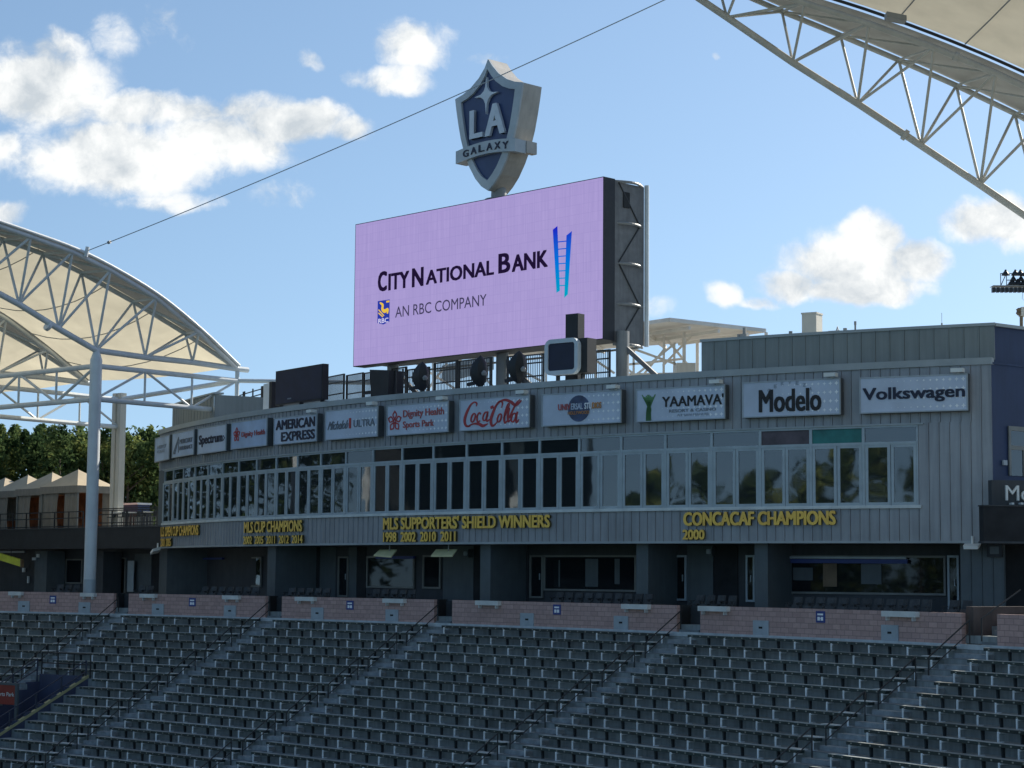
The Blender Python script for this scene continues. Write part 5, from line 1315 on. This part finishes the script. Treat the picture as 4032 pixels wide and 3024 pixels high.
# cabanas
ue, zeave = tz(308, 1911, -1.2); ua3, _ = tz(205, 1911, -1.2); cwid = 4.75; _, zap = tz(322, 1850, -2.6); _, zval = tz(308, 1939, -1.2)
zf = ZTt + .03; CDp = 2.7
for i in range(4):
    u1 = ue - 5.0 * i; u0_ = u1 - cwid; w0 = -1.2 - .85 * i; w1 = w0 - CDp
    root = thing('cabana', 'tan hip-roofed cabana, %s' % ('', 'second to the left of the white column', 'third to the left of the white column', 'fourth, cut off by the left edge')[i] if i else 'tan pyramid-roofed cabana partly hidden by the tall white column', 'cabana', lf_.P((u0_ + u1) / 2, zf, (w0 + w1) / 2), 'tan cabanas on the terrace')
    um, wm = (u0_ + u1) / 2, (w0 + w1) / 2; e_ = .14
    cr_ = [(u0_ - e_, w0 + e_), (u1 + e_, w0 + e_), (u1 + e_, w1 - e_), (u0_ - e_, w1 - e_)]
    mb = MB()
    for k in range(4):
        a, b = cr_[k], cr_[(k + 1) % 4]; prev = None
        for t in range(6):
            f_ = t / 5; zz = zeave + (zap - zeave) * (f_ ** 1.04); ring = (TP2(a[0] + (um - a[0]) * f_ * .97, a[1] + (wm - a[1]) * f_ * .97, zz), TP2(b[0] + (um - b[0]) * f_ * .97, b[1] + (wm - b[1]) * f_ * .97, zz))
            if prev: mb.quad(prev[0], prev[1], ring[1], ring[0])
            prev = ring
    mb.build('roof', M['cabana'], root)
    MB().lathe(TP2(um, wm, zap - .05), [(.06, 0), (.05, .06), (.02, .12)], 8).build('finial', M['cabana'], root)
    mb = MB()
    for k in range(4):
        a, b = cr_[k], cr_[(k + 1) % 4]; mb.quad(TP2(*a, zeave + .0), TP2(*b, zeave + .0), TP2(*b, zval), TP2(*a, zval))
    mb.build('valance', M['curtain'], root)
    for (u, w) in ((u0_, w0), (u1, w0), (u1, w1), (u0_, w1)): MB().box(u - .05, u + .05, w - .05, w + .05, zf, zval + .2, TP2).build('post', M['suite_frame'], root)
    def curtain(ax, a, b, fixed, nm='curtain', m='curtain', gather=0.0):
        mb = MB(); n = 26; rnd = random.Random(i * 7 + int(abs(a) * 10)); ph = rnd.uniform(0, 6)
        cols = []
        for k in range(n + 1):
            t = k / n; q = a + (b - a) * t; col_ = []
            for j in range(5):
                v = j / 4; off = .07 * math.sin(t * (b - a) * 13 + ph + v * .6) * (.5 + .5 * v) + .03 * math.sin(t * 40)
                qq = q + (a - q) * gather * math.sin(v * math.pi)
                col_.append(TP2(qq, fixed + off, zval + .1 - (zval + .1 - zf) * v) if ax == 'u' else TP2(fixed + off, qq, zval + .1 - (zval + .1 - zf) * v))
            cols.append(col_)
        for c0, c1 in zip(cols[:-1], cols[1:]):
            for j in range(4): mb.quad(c0[j], c1[j], c1[j + 1], c0[j + 1])
        mb.build(nm, M[m], root, smooth=True)
    W_ = u1 - u0_
    curtain('u', u0_ + .05, u0_ + W_ * (.46, .40, .42, .4)[i], w0 - .05, gather=.10); curtain('u', u0_ + W_ * (.62, .62, .64, .6)[i], u1 - .05, w0 - .05, gather=.08)
    curtain('u', u0_ + .1, u1 - .1, w1 + .12, 'rear_curtain', 'orange_cloth' if i < 3 else 'curtain')
    curtain('w', w1 + .2, w1 + .75, u1 - .06, 'side_curtain', 'curtain')
    MB().box(u0_ + .4, u1 - .4, w1 + .4, w1 + 1.2, zf, zf + .45, TP2).box(u0_ + .4, u1 - .4, w1 + .4, w1 + .6, zf + .45, zf + .9, TP2).build('sofa', M['orange_cloth'], root)
# high tables and stools right of the column
for i, px in enumerate((462, 520, 585)):
    u, z = tz(px, 2030, -1.8); root = thing('bar_table', 'high table with pale top behind the dark railing, %s from the white column' % HN[i], 'table', lf_.P(u, zf, -1.8), 'high tables on the terrace')
    MB().lathe(lf_.P(u, zf + .98, -1.8), [(.42, 0), (.45, .02), (.45, .06)], 16).build('tabletop', M['white'], root)
    MB().lathe(lf_.P(u, zf, -1.8), [(.28, 0), (.28, .03), (.05, .06), (.04, .97)], 12).build('pedestal', M['chair'], root)
    for k, dx in enumerate((-.62, .62)):
        r2 = thing('bar_stool', 'dark stool at the %s of the %s high table behind the dark railing' % (('left', 'right')[k], HN[i]), 'stool', lf_.P(u + dx, zf, -1.7), 'bar stools on the terrace')
        MB().box(u + dx - .19, u + dx + .19, -1.88, -1.5, zf + .70, zf + .76, TP2).build('seat', M['chair'], r2); MB().box(u + dx - .19, u + dx + .19, -1.92, -1.88, zf + .76, zf + 1.1, TP2).build('backrest', M['chair'], r2)
        for (p_, q_) in ((-.17, -1.85), (.17, -1.85), (-.17, -1.53), (.17, -1.53)): MB().box(u + dx + p_ - .02, u + dx + p_ + .02, q_ - .02, q_ + .02, zf, zf + .70, TP2).build('leg', M['suite_frame'], r2)
u, z = tz(511, 1982, -8); ua, _ = tz(481, 1982, -8); ub, _ = tz(541, 1982, -8)
root = thing('utility_cart', 'white-roofed dark cart with a navy band behind the terrace railing', 'cart', lf_.P(u, zf, -8.5))
MB().box(ua, ub, -9.2, -8, z - .1, z + .03, TP2).build('roof', M['white'], root); MB().box(ua + .1, ub - .1, -9.1, -8.1, z - .62, z - .1, TP2).build('window_band', M['navy'], root)
MB().box(ua, ub, -9.2, -8, zf + .35, z - .62, TP2).build('body', M['suite_d'], root)
for q in (ua + .4, ub - .4): MB().tube([TP2(q, -7.95, zf + .32), TP2(q, -8.2, zf + .32)], .3, 14).build('wheel', M['black'], root)

# ------------------------------------------------------------------ trees
def tree(base, h, r, seed, label, cat='tree', nleaf=4200, tips=4, lsz=1.0, group='trees behind the cabanas'):
    rnd = random.Random(seed)
    root = thing('bushy_tree', label, cat, base, group)
    mb = MB(); mb.tube([base, base + Vector((.1, 0, h * .4)), base + Vector((-.05, .1, h * .85))], [.26, .18, .05], 8)
    for k in range(7):
        z = h * (.25 + .08 * k); a = rnd.uniform(0, 6.28); mb.tube([base + Vector((0, 0, z)), base + Vector((math.cos(a) * r * .6, math.sin(a) * r * .6, z + r * .5))], [.09, .03], 5)
    mb.build('trunk', M['trunk'], root)
    lobes = []
    for k in range(46):
        t = rnd.uniform(.08, .96); w = r * (1.02 - .70 * max(0, t - .35) / .65) * rnd.uniform(.35, .85); a = rnd.uniform(0, 6.28)
        lobes.append((Vector((math.cos(a) * w, math.sin(a) * w, h * t)), r * rnd.uniform(.30, .52)))
    for k in range(tips): a = rnd.uniform(0, 6.28); d = r * rnd.uniform(.1, .5); hh = h * rnd.uniform(.93, 1.03); lobes += [(Vector((math.cos(a) * d, math.sin(a) * d, hh)), r * .16), (Vector((math.cos(a) * d, math.sin(a) * d, hh - .6)), r * .24)]
    vs, fs = [], []
    for q in range(nleaf):
        c, R_ = lobes[rnd.randrange(len(lobes))]
        d = Vector((rnd.gauss(0, 1), rnd.gauss(0, 1), rnd.gauss(0, 1))).normalized(); p = base + c + Vector((d.x * R_, d.y * R_, d.z * R_ * 1.35)) * rnd.uniform(.62, 1.06)
        n = (d + Vector((rnd.gauss(0, .6), rnd.gauss(0, .6), rnd.gauss(0, .6)))).normalized(); s = n.orthogonal().normalized(); t = n.cross(s); an = rnd.uniform(0, 6.28)
        s, t = s * math.cos(an) + t * math.sin(an), t * math.cos(an) - s * math.sin(an)
        a, b = rnd.uniform(.07, .15) * lsz, rnd.uniform(.13, .27) * lsz
        i0 = len(vs); vs += [p - t * b, p + s * a * .9, p + t * b, p - s * a * .9]; fs.append((i0, i0 + 1, i0 + 2, i0 + 3))
    m_ = MB(); m_.v = vs; m_.f = fs; m_.m = [0] * len(fs); m_.build('crown', M['leaf'], root, fix=False)
    return root
for i in range(9):
    p = at(-30 + 82 * i, 1730 + (i * 29 % 4) * 5, 159); tree(Vector((p.x, p.y, -2.35)), p.z + 2.35, 2.6, 140 + i, 'tree in the second row behind the cabanas, %s from the left' % ORD[i + 1], nleaf=2600)
TX = [(-40, 1712), (12, 1699), (62, 1712), (118, 1716), (182, 1690), (240, 1706), (292, 1696), (335, 1700), (416, 1716), (462, 1722), (508, 1708), (556, 1720), (592, 1710), (645, 1716)]
for i, (px, py) in enumerate(TX):
    p = at(px, py, 150 + (i * 37 % 5) * 1.6); h = p.z + 2.35
    tree(Vector((p.x, p.y, -2.35)), h, 1.95 + .35 * ((i * 13) % 3), 40 + i, 'dense dark green tree behind the cabanas, %s from the left of the row' % ORD[i + 1], tips=2 + i % 2)

# ------------------------------------------------------------------ left canopy
wd_, dd_ = Vector((.66, .75, 0)), Vector((-.75, .66, 0))
wd_.normalize(); dd_.normalize()
can = thing('stand_canopy', 'white steel arched truss roof with cream fabric rising at the left behind the white column', 'canopy', (0, 0, 0))
Pc = at(352, 2330, 107.0); can.location = (Pc.x, Pc.y, -2.35)
cz = lambda p, z: Vector((p.x, p.y, z))
def onp(zx, zy, off): return at_plane(zx / 2.011, 800 + zy / 2.011, Pc + dd_ * off, dd_)
TIPp = onp(1880, 1312, 0)
kk = ray(348, 1506); kk = kk.x / kk.y
LAM = (TIPp.x - kk * TIPp.y) / (-dd_.x + kk * dd_.y); DV = dd_ * LAM
On = [onp(x, y, -1.5) for x, y in ((-760, -60), (-420, 25), (-90, 150), (245, 265), (575, 385), (875, 530), (1240, 750), (1575, 1020))]
In = [onp(x, y, 1.5) for x, y in ((-960, 30), (-640, 95), (-300, 190), (25, 290), (340, 400), (645, 550), (1055, 780), (1465, 1030))]
Bn = [onp(x, y, 0) for x, y in ((-860, 330), (-520, 470), (-180, 625), (150, 800), (465, 995), (760, 1165), (1150, 1220), (1525, 1260))]
def arch(D):
    MB().tube([p + D for p in On] + [TIPp + D], .14, 10).build('top_chord', M['steel'], can, smooth=True)
    MB().tube([p + D for p in In] + [TIPp + D], .14, 10).build('top_chord', M['steel'], can, smooth=True)
    MB().tube([p + D for p in Bn[:6]], .17, 12).build('bottom_chord', M['steel'], can, smooth=True)
    MB().tube([p + D for p in Bn[5:]] + [TIPp + D, TIPp + D + wd_ * .8], .17, 12).build('bottom_chord', M['steel'], can, smooth=True)
    for i in range(8):
        for Z in (On, In):
            MB().tube([Bn[i] + D, Z[i] + D], .074, 8).build('strut', M['steel'], can)
            if i < 7: MB().tube([Bn[i] + D, Z[i + 1] + D], .074, 8).build('strut', M['steel'], can)
        MB().tube([On[i] + D, In[i] + D], .08, 8).build('cross_tie', M['steel'], can)
        if i < 7: MB().tube([In[i] + D, On[i + 1] + D], .08, 8).build('cross_tie', M['steel'], can)
arch(Vector()); arch(DV)
for (px, py) in ((380 / 2.011, 800 + 975 / 2.011),): MB().tube([at_plane(px - 5, py - 4, Pc, dd_), at_plane(px + 5, py + 3, Pc, dd_)], .27, 12).build('flange', M['steel'], can)
def resamp(pts, n=36):
    L_ = [0]
    for a, b in zip(pts[:-1], pts[1:]): L_.append(L_[-1] + (b - a).length)
    sp_ = spline([tuple(p) for p in pts], 12); q = [Vector(p) for p in sp_]
    D_ = [0]
    for a, b in zip(q[:-1], q[1:]): D_.append(D_[-1] + (b - a).length)
    o_ = []
    j = 0
    for k in range(n):
        t = D_[-1] * k / (n - 1)
        while j < len(q) - 2 and D_[j + 1] < t: j += 1
        f_ = (t - D_[j]) / max(1e-6, D_[j + 1] - D_[j]); o_.append(q[j] + (q[j + 1] - q[j]) * min(1, max(0, f_)))
    return o_
up = Vector((0, 0, .17))
Oc = [p + up - dd_ * .16 for p in resamp(On + [TIPp])]; Ic = [p + up for p in resamp(In + [TIPp])]
def sheet(name, A, B, m, sag=0.0, n=6, seam=None):
    mb = MB(); rows = []
    for j in range(n + 1):
        t = j / n; m_ = len(A) - 1; rows.append([a + (b - a) * t - Vector((0, 0, sag * (1 - .75 * (q / m_) ** 3) * 4 * t * (1 - t))) for q, (a, b) in enumerate(zip(A, B))])
    for r1, r2 in zip(rows[:-1], rows[1:]):
        for k in range(len(A) - 1): mb.quad(r1[k], r1[k + 1], r2[k + 1], r2[k])
    o = mb.build(name, M[m], can if seam is None else seam, smooth=True); return rows
sheet('fabric_strip', Oc, Ic, 'canopy_strip', 0, 2)
sheet('fabric', Ic, [p + DV for p in Oc], 'canopy', .9)
sheet('fabric_strip', [p + DV for p in Oc], [p + DV for p in Ic], 'canopy_strip', 0, 2)
sheet('fabric', [p + DV for p in Ic], [p + DV * 2 for p in Oc], 'canopy', .9)
MB().tube([p + Vector((0, 0, .03)) for p in Oc], .09, 8).build('edge_pipe', M['white'], can, smooth=True)
for fr_ in (.22, .42, .6, .76, .9):      # fabric seams
    k = int(fr_ * 35); A, B = Ic[k], Oc[min(35, k)] + DV
    MB().tube([A + (B - A) * (t / 8) - Vector((0, 0, .9 * 4 * (t / 8) * (1 - t / 8) + .03)) for t in range(9)], .03, 5).build('fabric_seam', M['steel_g'], can)
ztop = at(352, 1441, 107).z; zlow = at(352, 1571, 107).z; zcap = Bn[5].z
k4 = ray(466, 1800); k4 = k4.x / k4.y; q0 = Pc + DV
trr = (q0.x - k4 * q0.y) / (-wd_.x + k4 * wd_.y)
P4 = lf_.O - lf_.N * 2.2; q4 = at_plane(466, 1800, P4, lf_.N); RC2 = Vector((q4.x, q4.y, 0)); RC1 = Vector((TIPp.x, TIPp.y, 0))
for i, (b, rc) in enumerate(((Pc, RC1), (Pc + DV, RC2))):
    MB().tube([cz(b, -2.35), cz(b, ztop + .35)], .335, 24).build('column', M['steel'], can, smooth=True)
    MB().tube([cz(b, ztop + .35), cz(b, zcap)], [.335, .16], 16).build('column_head', M['steel'], can, smooth=True)
    MB().tube([cz(b, -2.35), cz(b, -.55)], .345, 24).build('column_sleeve', M['frame'], can, smooth=True)
    if i:
        zr = at_plane(466, 1550, P4, lf_.N).z
        MB().box(-.46, -.06, -.3, .3, ZTt + .03, zr, lambda x, y, z: cz(rc, z) + tU * x + lf_.N * y).box(.02, .46, -.22, .22, ZTt + .03, zr, lambda x, y, z: cz(rc, z) + tU * x + lf_.N * y).box(-.06, .02, -.15, .15, ZTt + .03, zr, lambda x, y, z: cz(rc, z) + tU * x + lf_.N * y).build('rear_column', M['steel_c'], can)
    else: MB().tube([cz(rc, 8.5), cz(rc, TIPp.z - .1)], .13, 10).build('rear_post', M['steel'], can)
    for z in (ztop, zlow): MB().tube([cz(b, z), cz(rc, z)], .15, 10).build('lateral_chord', M['steel'], can)
    n = 3 if i == 0 else 4
    for k in range(n):
        p, q = b + (rc - b) * (k / n), b + (rc - b) * ((k + 1) / n)
        MB().tube([cz(p, ztop if k % 2 else zlow), cz(q, zlow if k % 2 else ztop)], .075, 8).build('lateral_web', M['steel'], can)
        if k: MB().tube([cz(p, zlow), cz(p, ztop)], .07, 8).build('lateral_web', M['steel'], can)
for A_, B_ in ((Pc, Pc + DV), (RC1, RC2)):
    for z in (ztop, zlow) if A_ is Pc else (ztop,): MB().tube([cz(A_, z), cz(B_, z)], .15, 10).build('tie_chord', M['steel'], can)
    for k in range(4 if A_ is Pc else 0):
        p, q = A_ + (B_ - A_) * (k / 4), A_ + (B_ - A_) * ((k + 1) / 4)
        MB().tube([cz(p, zlow if k % 2 else ztop), cz(q, ztop if k % 2 else zlow)], .085, 8).build('tie_web', M['steel'], can)
        if k: MB().tube([cz(p, zlow), cz(p, ztop)], .07, 8).build('tie_web', M['steel'], can)
r1 = RC1; MB().tube([cz(r1, ztop), cz(r1 + wd_ * 6 - dd_ * 6, ztop)], .13, 8).build('tie_chord', M['steel'], can)

# ------------------------------------------------------------------ right canopy over the near stand
nc = thing('near_canopy', 'grey steel arched truss with dull cream fabric cutting across the upper right corner', 'canopy', (0, 0, 0)); nc.location = (34, 85, -10)
def c6(l, Y): return [at(2600 + x / 1.5447, y / 1.5447, Y) for x, y in l]
B2 = c6([(-400, -440), (5, -165), (405, 105), (805, 380), (1200, 630), (1585, 885), (1945, 1125), (2340, 1395), (2720, 1665)], 85)
F2 = c6([(-460, -430), (-60, -270), (350, -100), (740, 70), (1095, 215), (1450, 365), (1800, 520), (2155, 690), (2520, 890), (2880, 1130)], 86.5)
N2 = c6([(-290, -400), (100, -260), (490, -115), (880, 20), (1270, 145), (1665, 290), (2040, 445), (2430, 630), (2800, 850), (3150, 1100)], 83.5)
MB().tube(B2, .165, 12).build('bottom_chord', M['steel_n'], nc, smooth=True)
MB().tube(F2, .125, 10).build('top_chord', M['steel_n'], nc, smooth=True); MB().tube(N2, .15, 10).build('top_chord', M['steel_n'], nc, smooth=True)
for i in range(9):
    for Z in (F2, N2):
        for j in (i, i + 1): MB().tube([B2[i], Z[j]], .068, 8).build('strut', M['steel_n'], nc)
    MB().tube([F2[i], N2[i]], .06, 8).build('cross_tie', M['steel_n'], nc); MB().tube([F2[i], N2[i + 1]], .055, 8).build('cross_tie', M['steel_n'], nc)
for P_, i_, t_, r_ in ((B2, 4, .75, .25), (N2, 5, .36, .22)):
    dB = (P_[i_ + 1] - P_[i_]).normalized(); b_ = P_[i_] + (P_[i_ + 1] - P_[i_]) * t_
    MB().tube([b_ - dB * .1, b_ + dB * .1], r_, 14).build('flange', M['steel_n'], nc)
Fc = [p + Vector((0, .25, .3)) for p in resamp(F2)]; Nc = [p + Vector((0, -.2, .36)) for p in resamp(N2)]
sheet('fabric_strip', Fc, Nc, 'canopy_strip', 0, 2, seam=nc)
far = [Vector((p.x + 3, 44, p.z + 2.0)) for p in Nc]; Nc2 = [p + Vector((0, -.55, .12)) for p in Nc]
sheet('fabric', Nc2, far, 'canopy_near', .6, 10, seam=nc)
MB().tube([p + Vector((0, -.35, .05)) for p in Nc], .075, 8).build('edge_clamp', M['rail_dark'], nc, smooth=True)
for k in (13, 17, 21, 25):
    A, B = Nc2[k], far[k] + Vector((-1.5, 0, 0)); MB().tube([A + (B - A) * (t / 10) - Vector((0, 0, .6 * 4 * (t / 10) * (1 - t / 10) + .03)) for t in range(11)], .035, 5).build('fabric_seam', M['steel_g'], nc)
b_ = at(3526, 71, 80.5); MB().box(-.42, .42, -.3, .3, -.12, .12, lambda x, y, z: b_ + Vector((x, y, z - x * .2))).build('canopy_lamp', M['steel_g'], nc)
MB().tube([Vector((34, 85, -10)), Vector((34, 85, 5))], .4, 16).build('column', M['steel_n'], nc)
MB().tube([B2[-1], Vector((34, 85, 5)), F2[-1]], .16, 8).build('bottom_chord', M['steel_n'], nc)
# ------------------------------------------------------------------ cable between the canopies
a_ = at_plane(338, 990, Pc - dd_ * 1.7, dd_); b_ = at(2905, -137, 83.6)
pts = [a_ + (b_ - a_) * (t / 24) - Vector((0, 0, .35 * 4 * (t / 24) * (1 - t / 24))) for t in range(25)]
root = thing('stay_cable', 'thin grey cable strung high across the sky between the two canopies', 'cable', a_)
MB().tube(pts, .024, 6).build('cable', M['hatch'], root); MB().tube([a_ - Vector((0, 0, .3)), a_ + Vector((.1, 0, .25))], .12, 8).build('anchor', M['steel'], root)
MB().tube([pts[1], pts[1] + (pts[2] - pts[1]) * .1], .09, 8).build('turnbuckle', M['steel_g'], root)

# ------------------------------------------------------------------ distant white canopy behind the roof
dc = thing('distant_canopy', 'white flat-roofed grandstand canopy with braced steel behind the roof of the building', 'canopy', (8, 125, -2.35))
Bc = at(2637, 1266, 115); zc_ = Bc.z
cor_ = [Bc] + [at_z(x, y, zc_) for x, y in ((3017, 1309), (2746, 1347), (1712, 1424))] + [at_z(1700, 1404, zc_ )]
MB().prism([p for p in cor_], Vector((0, 0, .24))).build('roof', M['steel_far'], dc)
n = 9
for k in range(1, n):
    a = cor_[0] + (cor_[4] - cor_[0]) * k / n; b = cor_[2] + (cor_[3] - cor_[2]) * k / n
    MB().beam(a - Vector((0, 0, .2)), b - Vector((0, 0, .2)), .16, .22).build('beam', M['steel_far'], dc)
for k in range(3):
    a = cor_[0] + (cor_[1] - cor_[0]) * (.2 + .3 * k); b = cor_[4]; MB().beam(a - Vector((0, 0, .25)), a + (cor_[2] - cor_[1]) * 1.0 - Vector((0, 0, .25)), .16, .2).build('beam', M['steel_far'], dc)
Yc = 121
dcn = [0]
def dcb(xa, ya, xb, yb, w=.14):
    dcn[0] += 1; Y = Yc + (dcn[0] % 7) * .31
    MB().beam(at(xa, ya, Y), at(xb, yb, Y), w, w).build('brace', M['steel_far'], dc)
for (xa, ya, xb, yb) in ((2615, 1290, 2613, 1480), (2490, 1372, 2720, 1455), (2448, 1438, 2700, 1412), (2610, 1440, 2745, 1300), (2530, 1480, 2620, 1370), (2620, 1330, 2720, 1450), (2450, 1440, 2500, 1475), (2500, 1480, 2660, 1350), (2655, 1350, 2655, 1460), (2495, 1380, 2495, 1470), (2448, 1475, 2722, 1470),
                         (2150, 1400, 2150, 1520), (2310, 1395, 2420, 1470), (2020, 1440, 2130, 1500), (1705, 1420, 1705, 1540), (1760, 1430, 1680, 1540), (1630, 1425, 1790, 1530), (1850, 1430, 1940, 1520), (2344, 1400, 2344, 1500)): dcb(xa, ya, xb, yb)
for q in (cor_[1], cor_[2], cor_[0] * .5 + cor_[2] * .5, cor_[3]): MB().tube([Vector((q.x, q.y, -2.35)), Vector((q.x, q.y, zc_))], .11, 10).build('column', M['steel_far'], dc)
b_ = at(2666, 1428, 119); c_ = at(2720, 1482, 119); MB().box(b_.x, c_.x + .3, 119, 122, -2.35, b_.z, None).build('service_box', M['steel_c'], dc)
a_, b_ = at(1740, 1440, 128), at(1945, 1395, 128); MB().hexa([Vector((a_.x, 128, a_.z - 1.2)), Vector((b_.x, 128, b_.z - 1)), Vector((b_.x, 128.3, b_.z - 1)), Vector((a_.x, 128.3, a_.z - 1.2)), Vector((a_.x, 128, a_.z)), Vector((b_.x, 128, b_.z)), Vector((b_.x, 128.3, b_.z)), Vector((a_.x, 128.3, a_.z))]).build('fascia', M['hatch'], dc)

# ------------------------------------------------------------------ floodlight masts on the right
FY = 132
fl = thing('floodlight_mast', 'rack of stadium floodlights at the right edge above the navy block', 'floodlight', Vector((at(4075, 1200, FY).x, FY, -2.35)))
def fb3(xa, ya, xb, yb, dy, m, nm, Y=FY):
    a, b = at(xa, ya, Y), at(xb, yb, Y); return MB().box(min(a.x, b.x), max(a.x, b.x), Y - dy, Y + dy, min(a.z, b.z), max(a.z, b.z)).build(nm, M[m], fl)
fb3(3904, 1127, 4240, 1131, .5, 'hatch', 'crossarm'); fb3(3940, 1076, 4220, 1080, .1, 'rail_dark', 'crossarm'); fb3(3962, 1122, 4220, 1127, .3, 'steel_g', 'crossarm'); fb3(3965, 1102, 4220, 1106, .1, 'rail_dark', 'crossarm')
for x in (3940, 3963, 4110): fb3(x - 1.3, 1076, x + 1.3, 1124, .05, 'rail_dark', 'frame_post')
MB().beam(at(3942, 1122, FY), at(3962, 1078, FY), .05, .05).build('frame_brace', M['rail_dark'], fl)
for (x, y, s_) in ((3960, 1070, 1), (3998, 1070, 1), (4018, 1070, 1), (4040, 1072, 1), (3985, 1106, 1), (4008, 1106, 1), (4030, 1108, 1), (3990, 1092, .8), (4020, 1092, .8)):
    c = at(x, y, FY - .3); MB().lathe(c - Vector((0, 0, .25)), [(.30 * s_, 0), (.26 * s_, .10), (.10 * s_, .30), (.06 * s_, .40)], 10).build('lamp', M['rail_dark'], fl)
for k in range(9):
    c = at(3912 + k * 17, 1142, FY - .2); MB().box(c.x - .10, c.x + .10, FY - .4, FY, c.z - .16, c.z + .16).build('lamp', M['rail_dark'], fl)
c = at(4085, 1200, FY); MB().tube([Vector((c.x, FY, -2.35)), Vector((c.x, FY, at(4085, 1070, FY).z))], [.35, .2], 12).build('mast', M['steel_g'], fl)
c0 = at(4021, 1150, FY); MB().tube([c0 + Vector((.02, -.4, 0)), c0 + Vector((-.05, -.4, -.5)), c0 + Vector((.12, -.4, -.7)), c0 + Vector((.25, -.4, -.4)), c0 + Vector((.2, -.4, 0))], .015, 5).build('loose_cable', M['steel_g'], fl)
Yp = 95; a_, b_ = at(4021, 1312, Yp), at(4021, 1215, Yp)
root = thing('roof_sign_post', 'pinkish post with beige box on the navy block roof at the right edge', 'post', Vector((a_.x, Yp, 10.1)))
MB().tube([Vector((a_.x, Yp, 10.1)), b_], .085, 8).build('post', M['chair_arm'], root)
a_, b_ = at(4017, 1245, Yp), at(4110, 1212, Yp); MB().box(a_.x, b_.x, Yp - .3, Yp + .3, a_.z, b_.z).build('box', M['steel_c'], root)
c = at(4013, 1228, Yp); MB().lathe(c - Vector((0, 0, .18)), [(.08, 0), (.17, .1), (.12, .22), (.16, .3), (.05, .38)], 8).build('lamp', M['chair_arm'], root)

# ------------------------------------------------------------------ unseen stand and trees, added and sized to shape the window reflections
ws = thing('reflection_stand', 'unseen covered stand left of the pitch, added to darken the window reflections', 'grandstand', (-76, 65, -10))
mb = MB()
for k in range(18): mb.box(-70 - k * .9, -69.1 - k * .9, 62, 112, -10, -9 + k * .5)
mb.build('terracing', M['concrete'], ws)
MB().box(-90, -87, 62, 112, -10, 17).build('rear_wall', M['suite_d'], ws)
MB().prism([Vector((-63, 62, 13.5)), Vector((-90, 62, 16.5)), Vector((-90, 62, 17)), Vector((-63, 62, 14))], Vector((0, 50, 0))).build('roof', M['canopy_strip'], ws)
for y in (64, 79, 94, 110): MB().tube([(-72, y, -10), (-72, y, 14.4)], .35, 10).build('column', M['steel'], ws)
for i in range(9):
    tree(Vector((-68 - (i * 7 % 5), 18 - i * 5.0, -10)), 20.5 + (i * 5 % 4) * 1.1, 3.6, 90 + i, 'unseen leafy tree added for window reflections beyond the pitch, %s from the covered stand' % ORD[i + 1], nleaf=1500, lsz=2.7, group='unseen reflection trees beyond the pitch')
for i in range(10):
    tree(Vector((-69 - (i * 7 % 4), 58 - i * 4.6, -10)), 16.2 + (i * 7 % 5) * .9, 3.7, 290 + i, 'unseen broad tree added for window reflections beside the pitch, %s from the covered stand' % ORD[i + 1], nleaf=1500, lsz=2.7, group='unseen reflection trees beside the pitch')
for i in range(10):
    t = i / 9; p = Vector((-44 - 30 * t, 152 - 34 * t ** 1.3, -2.35))
    tree(p, 17.0 + (i * 5 % 4) * .9, 3.4, 190 + i, 'unseen tree behind the far terrace added to darken window reflections, %s in the row' % ORD[i + 1], nleaf=1300, lsz=2.7, group='unseen reflection trees behind the far terrace')
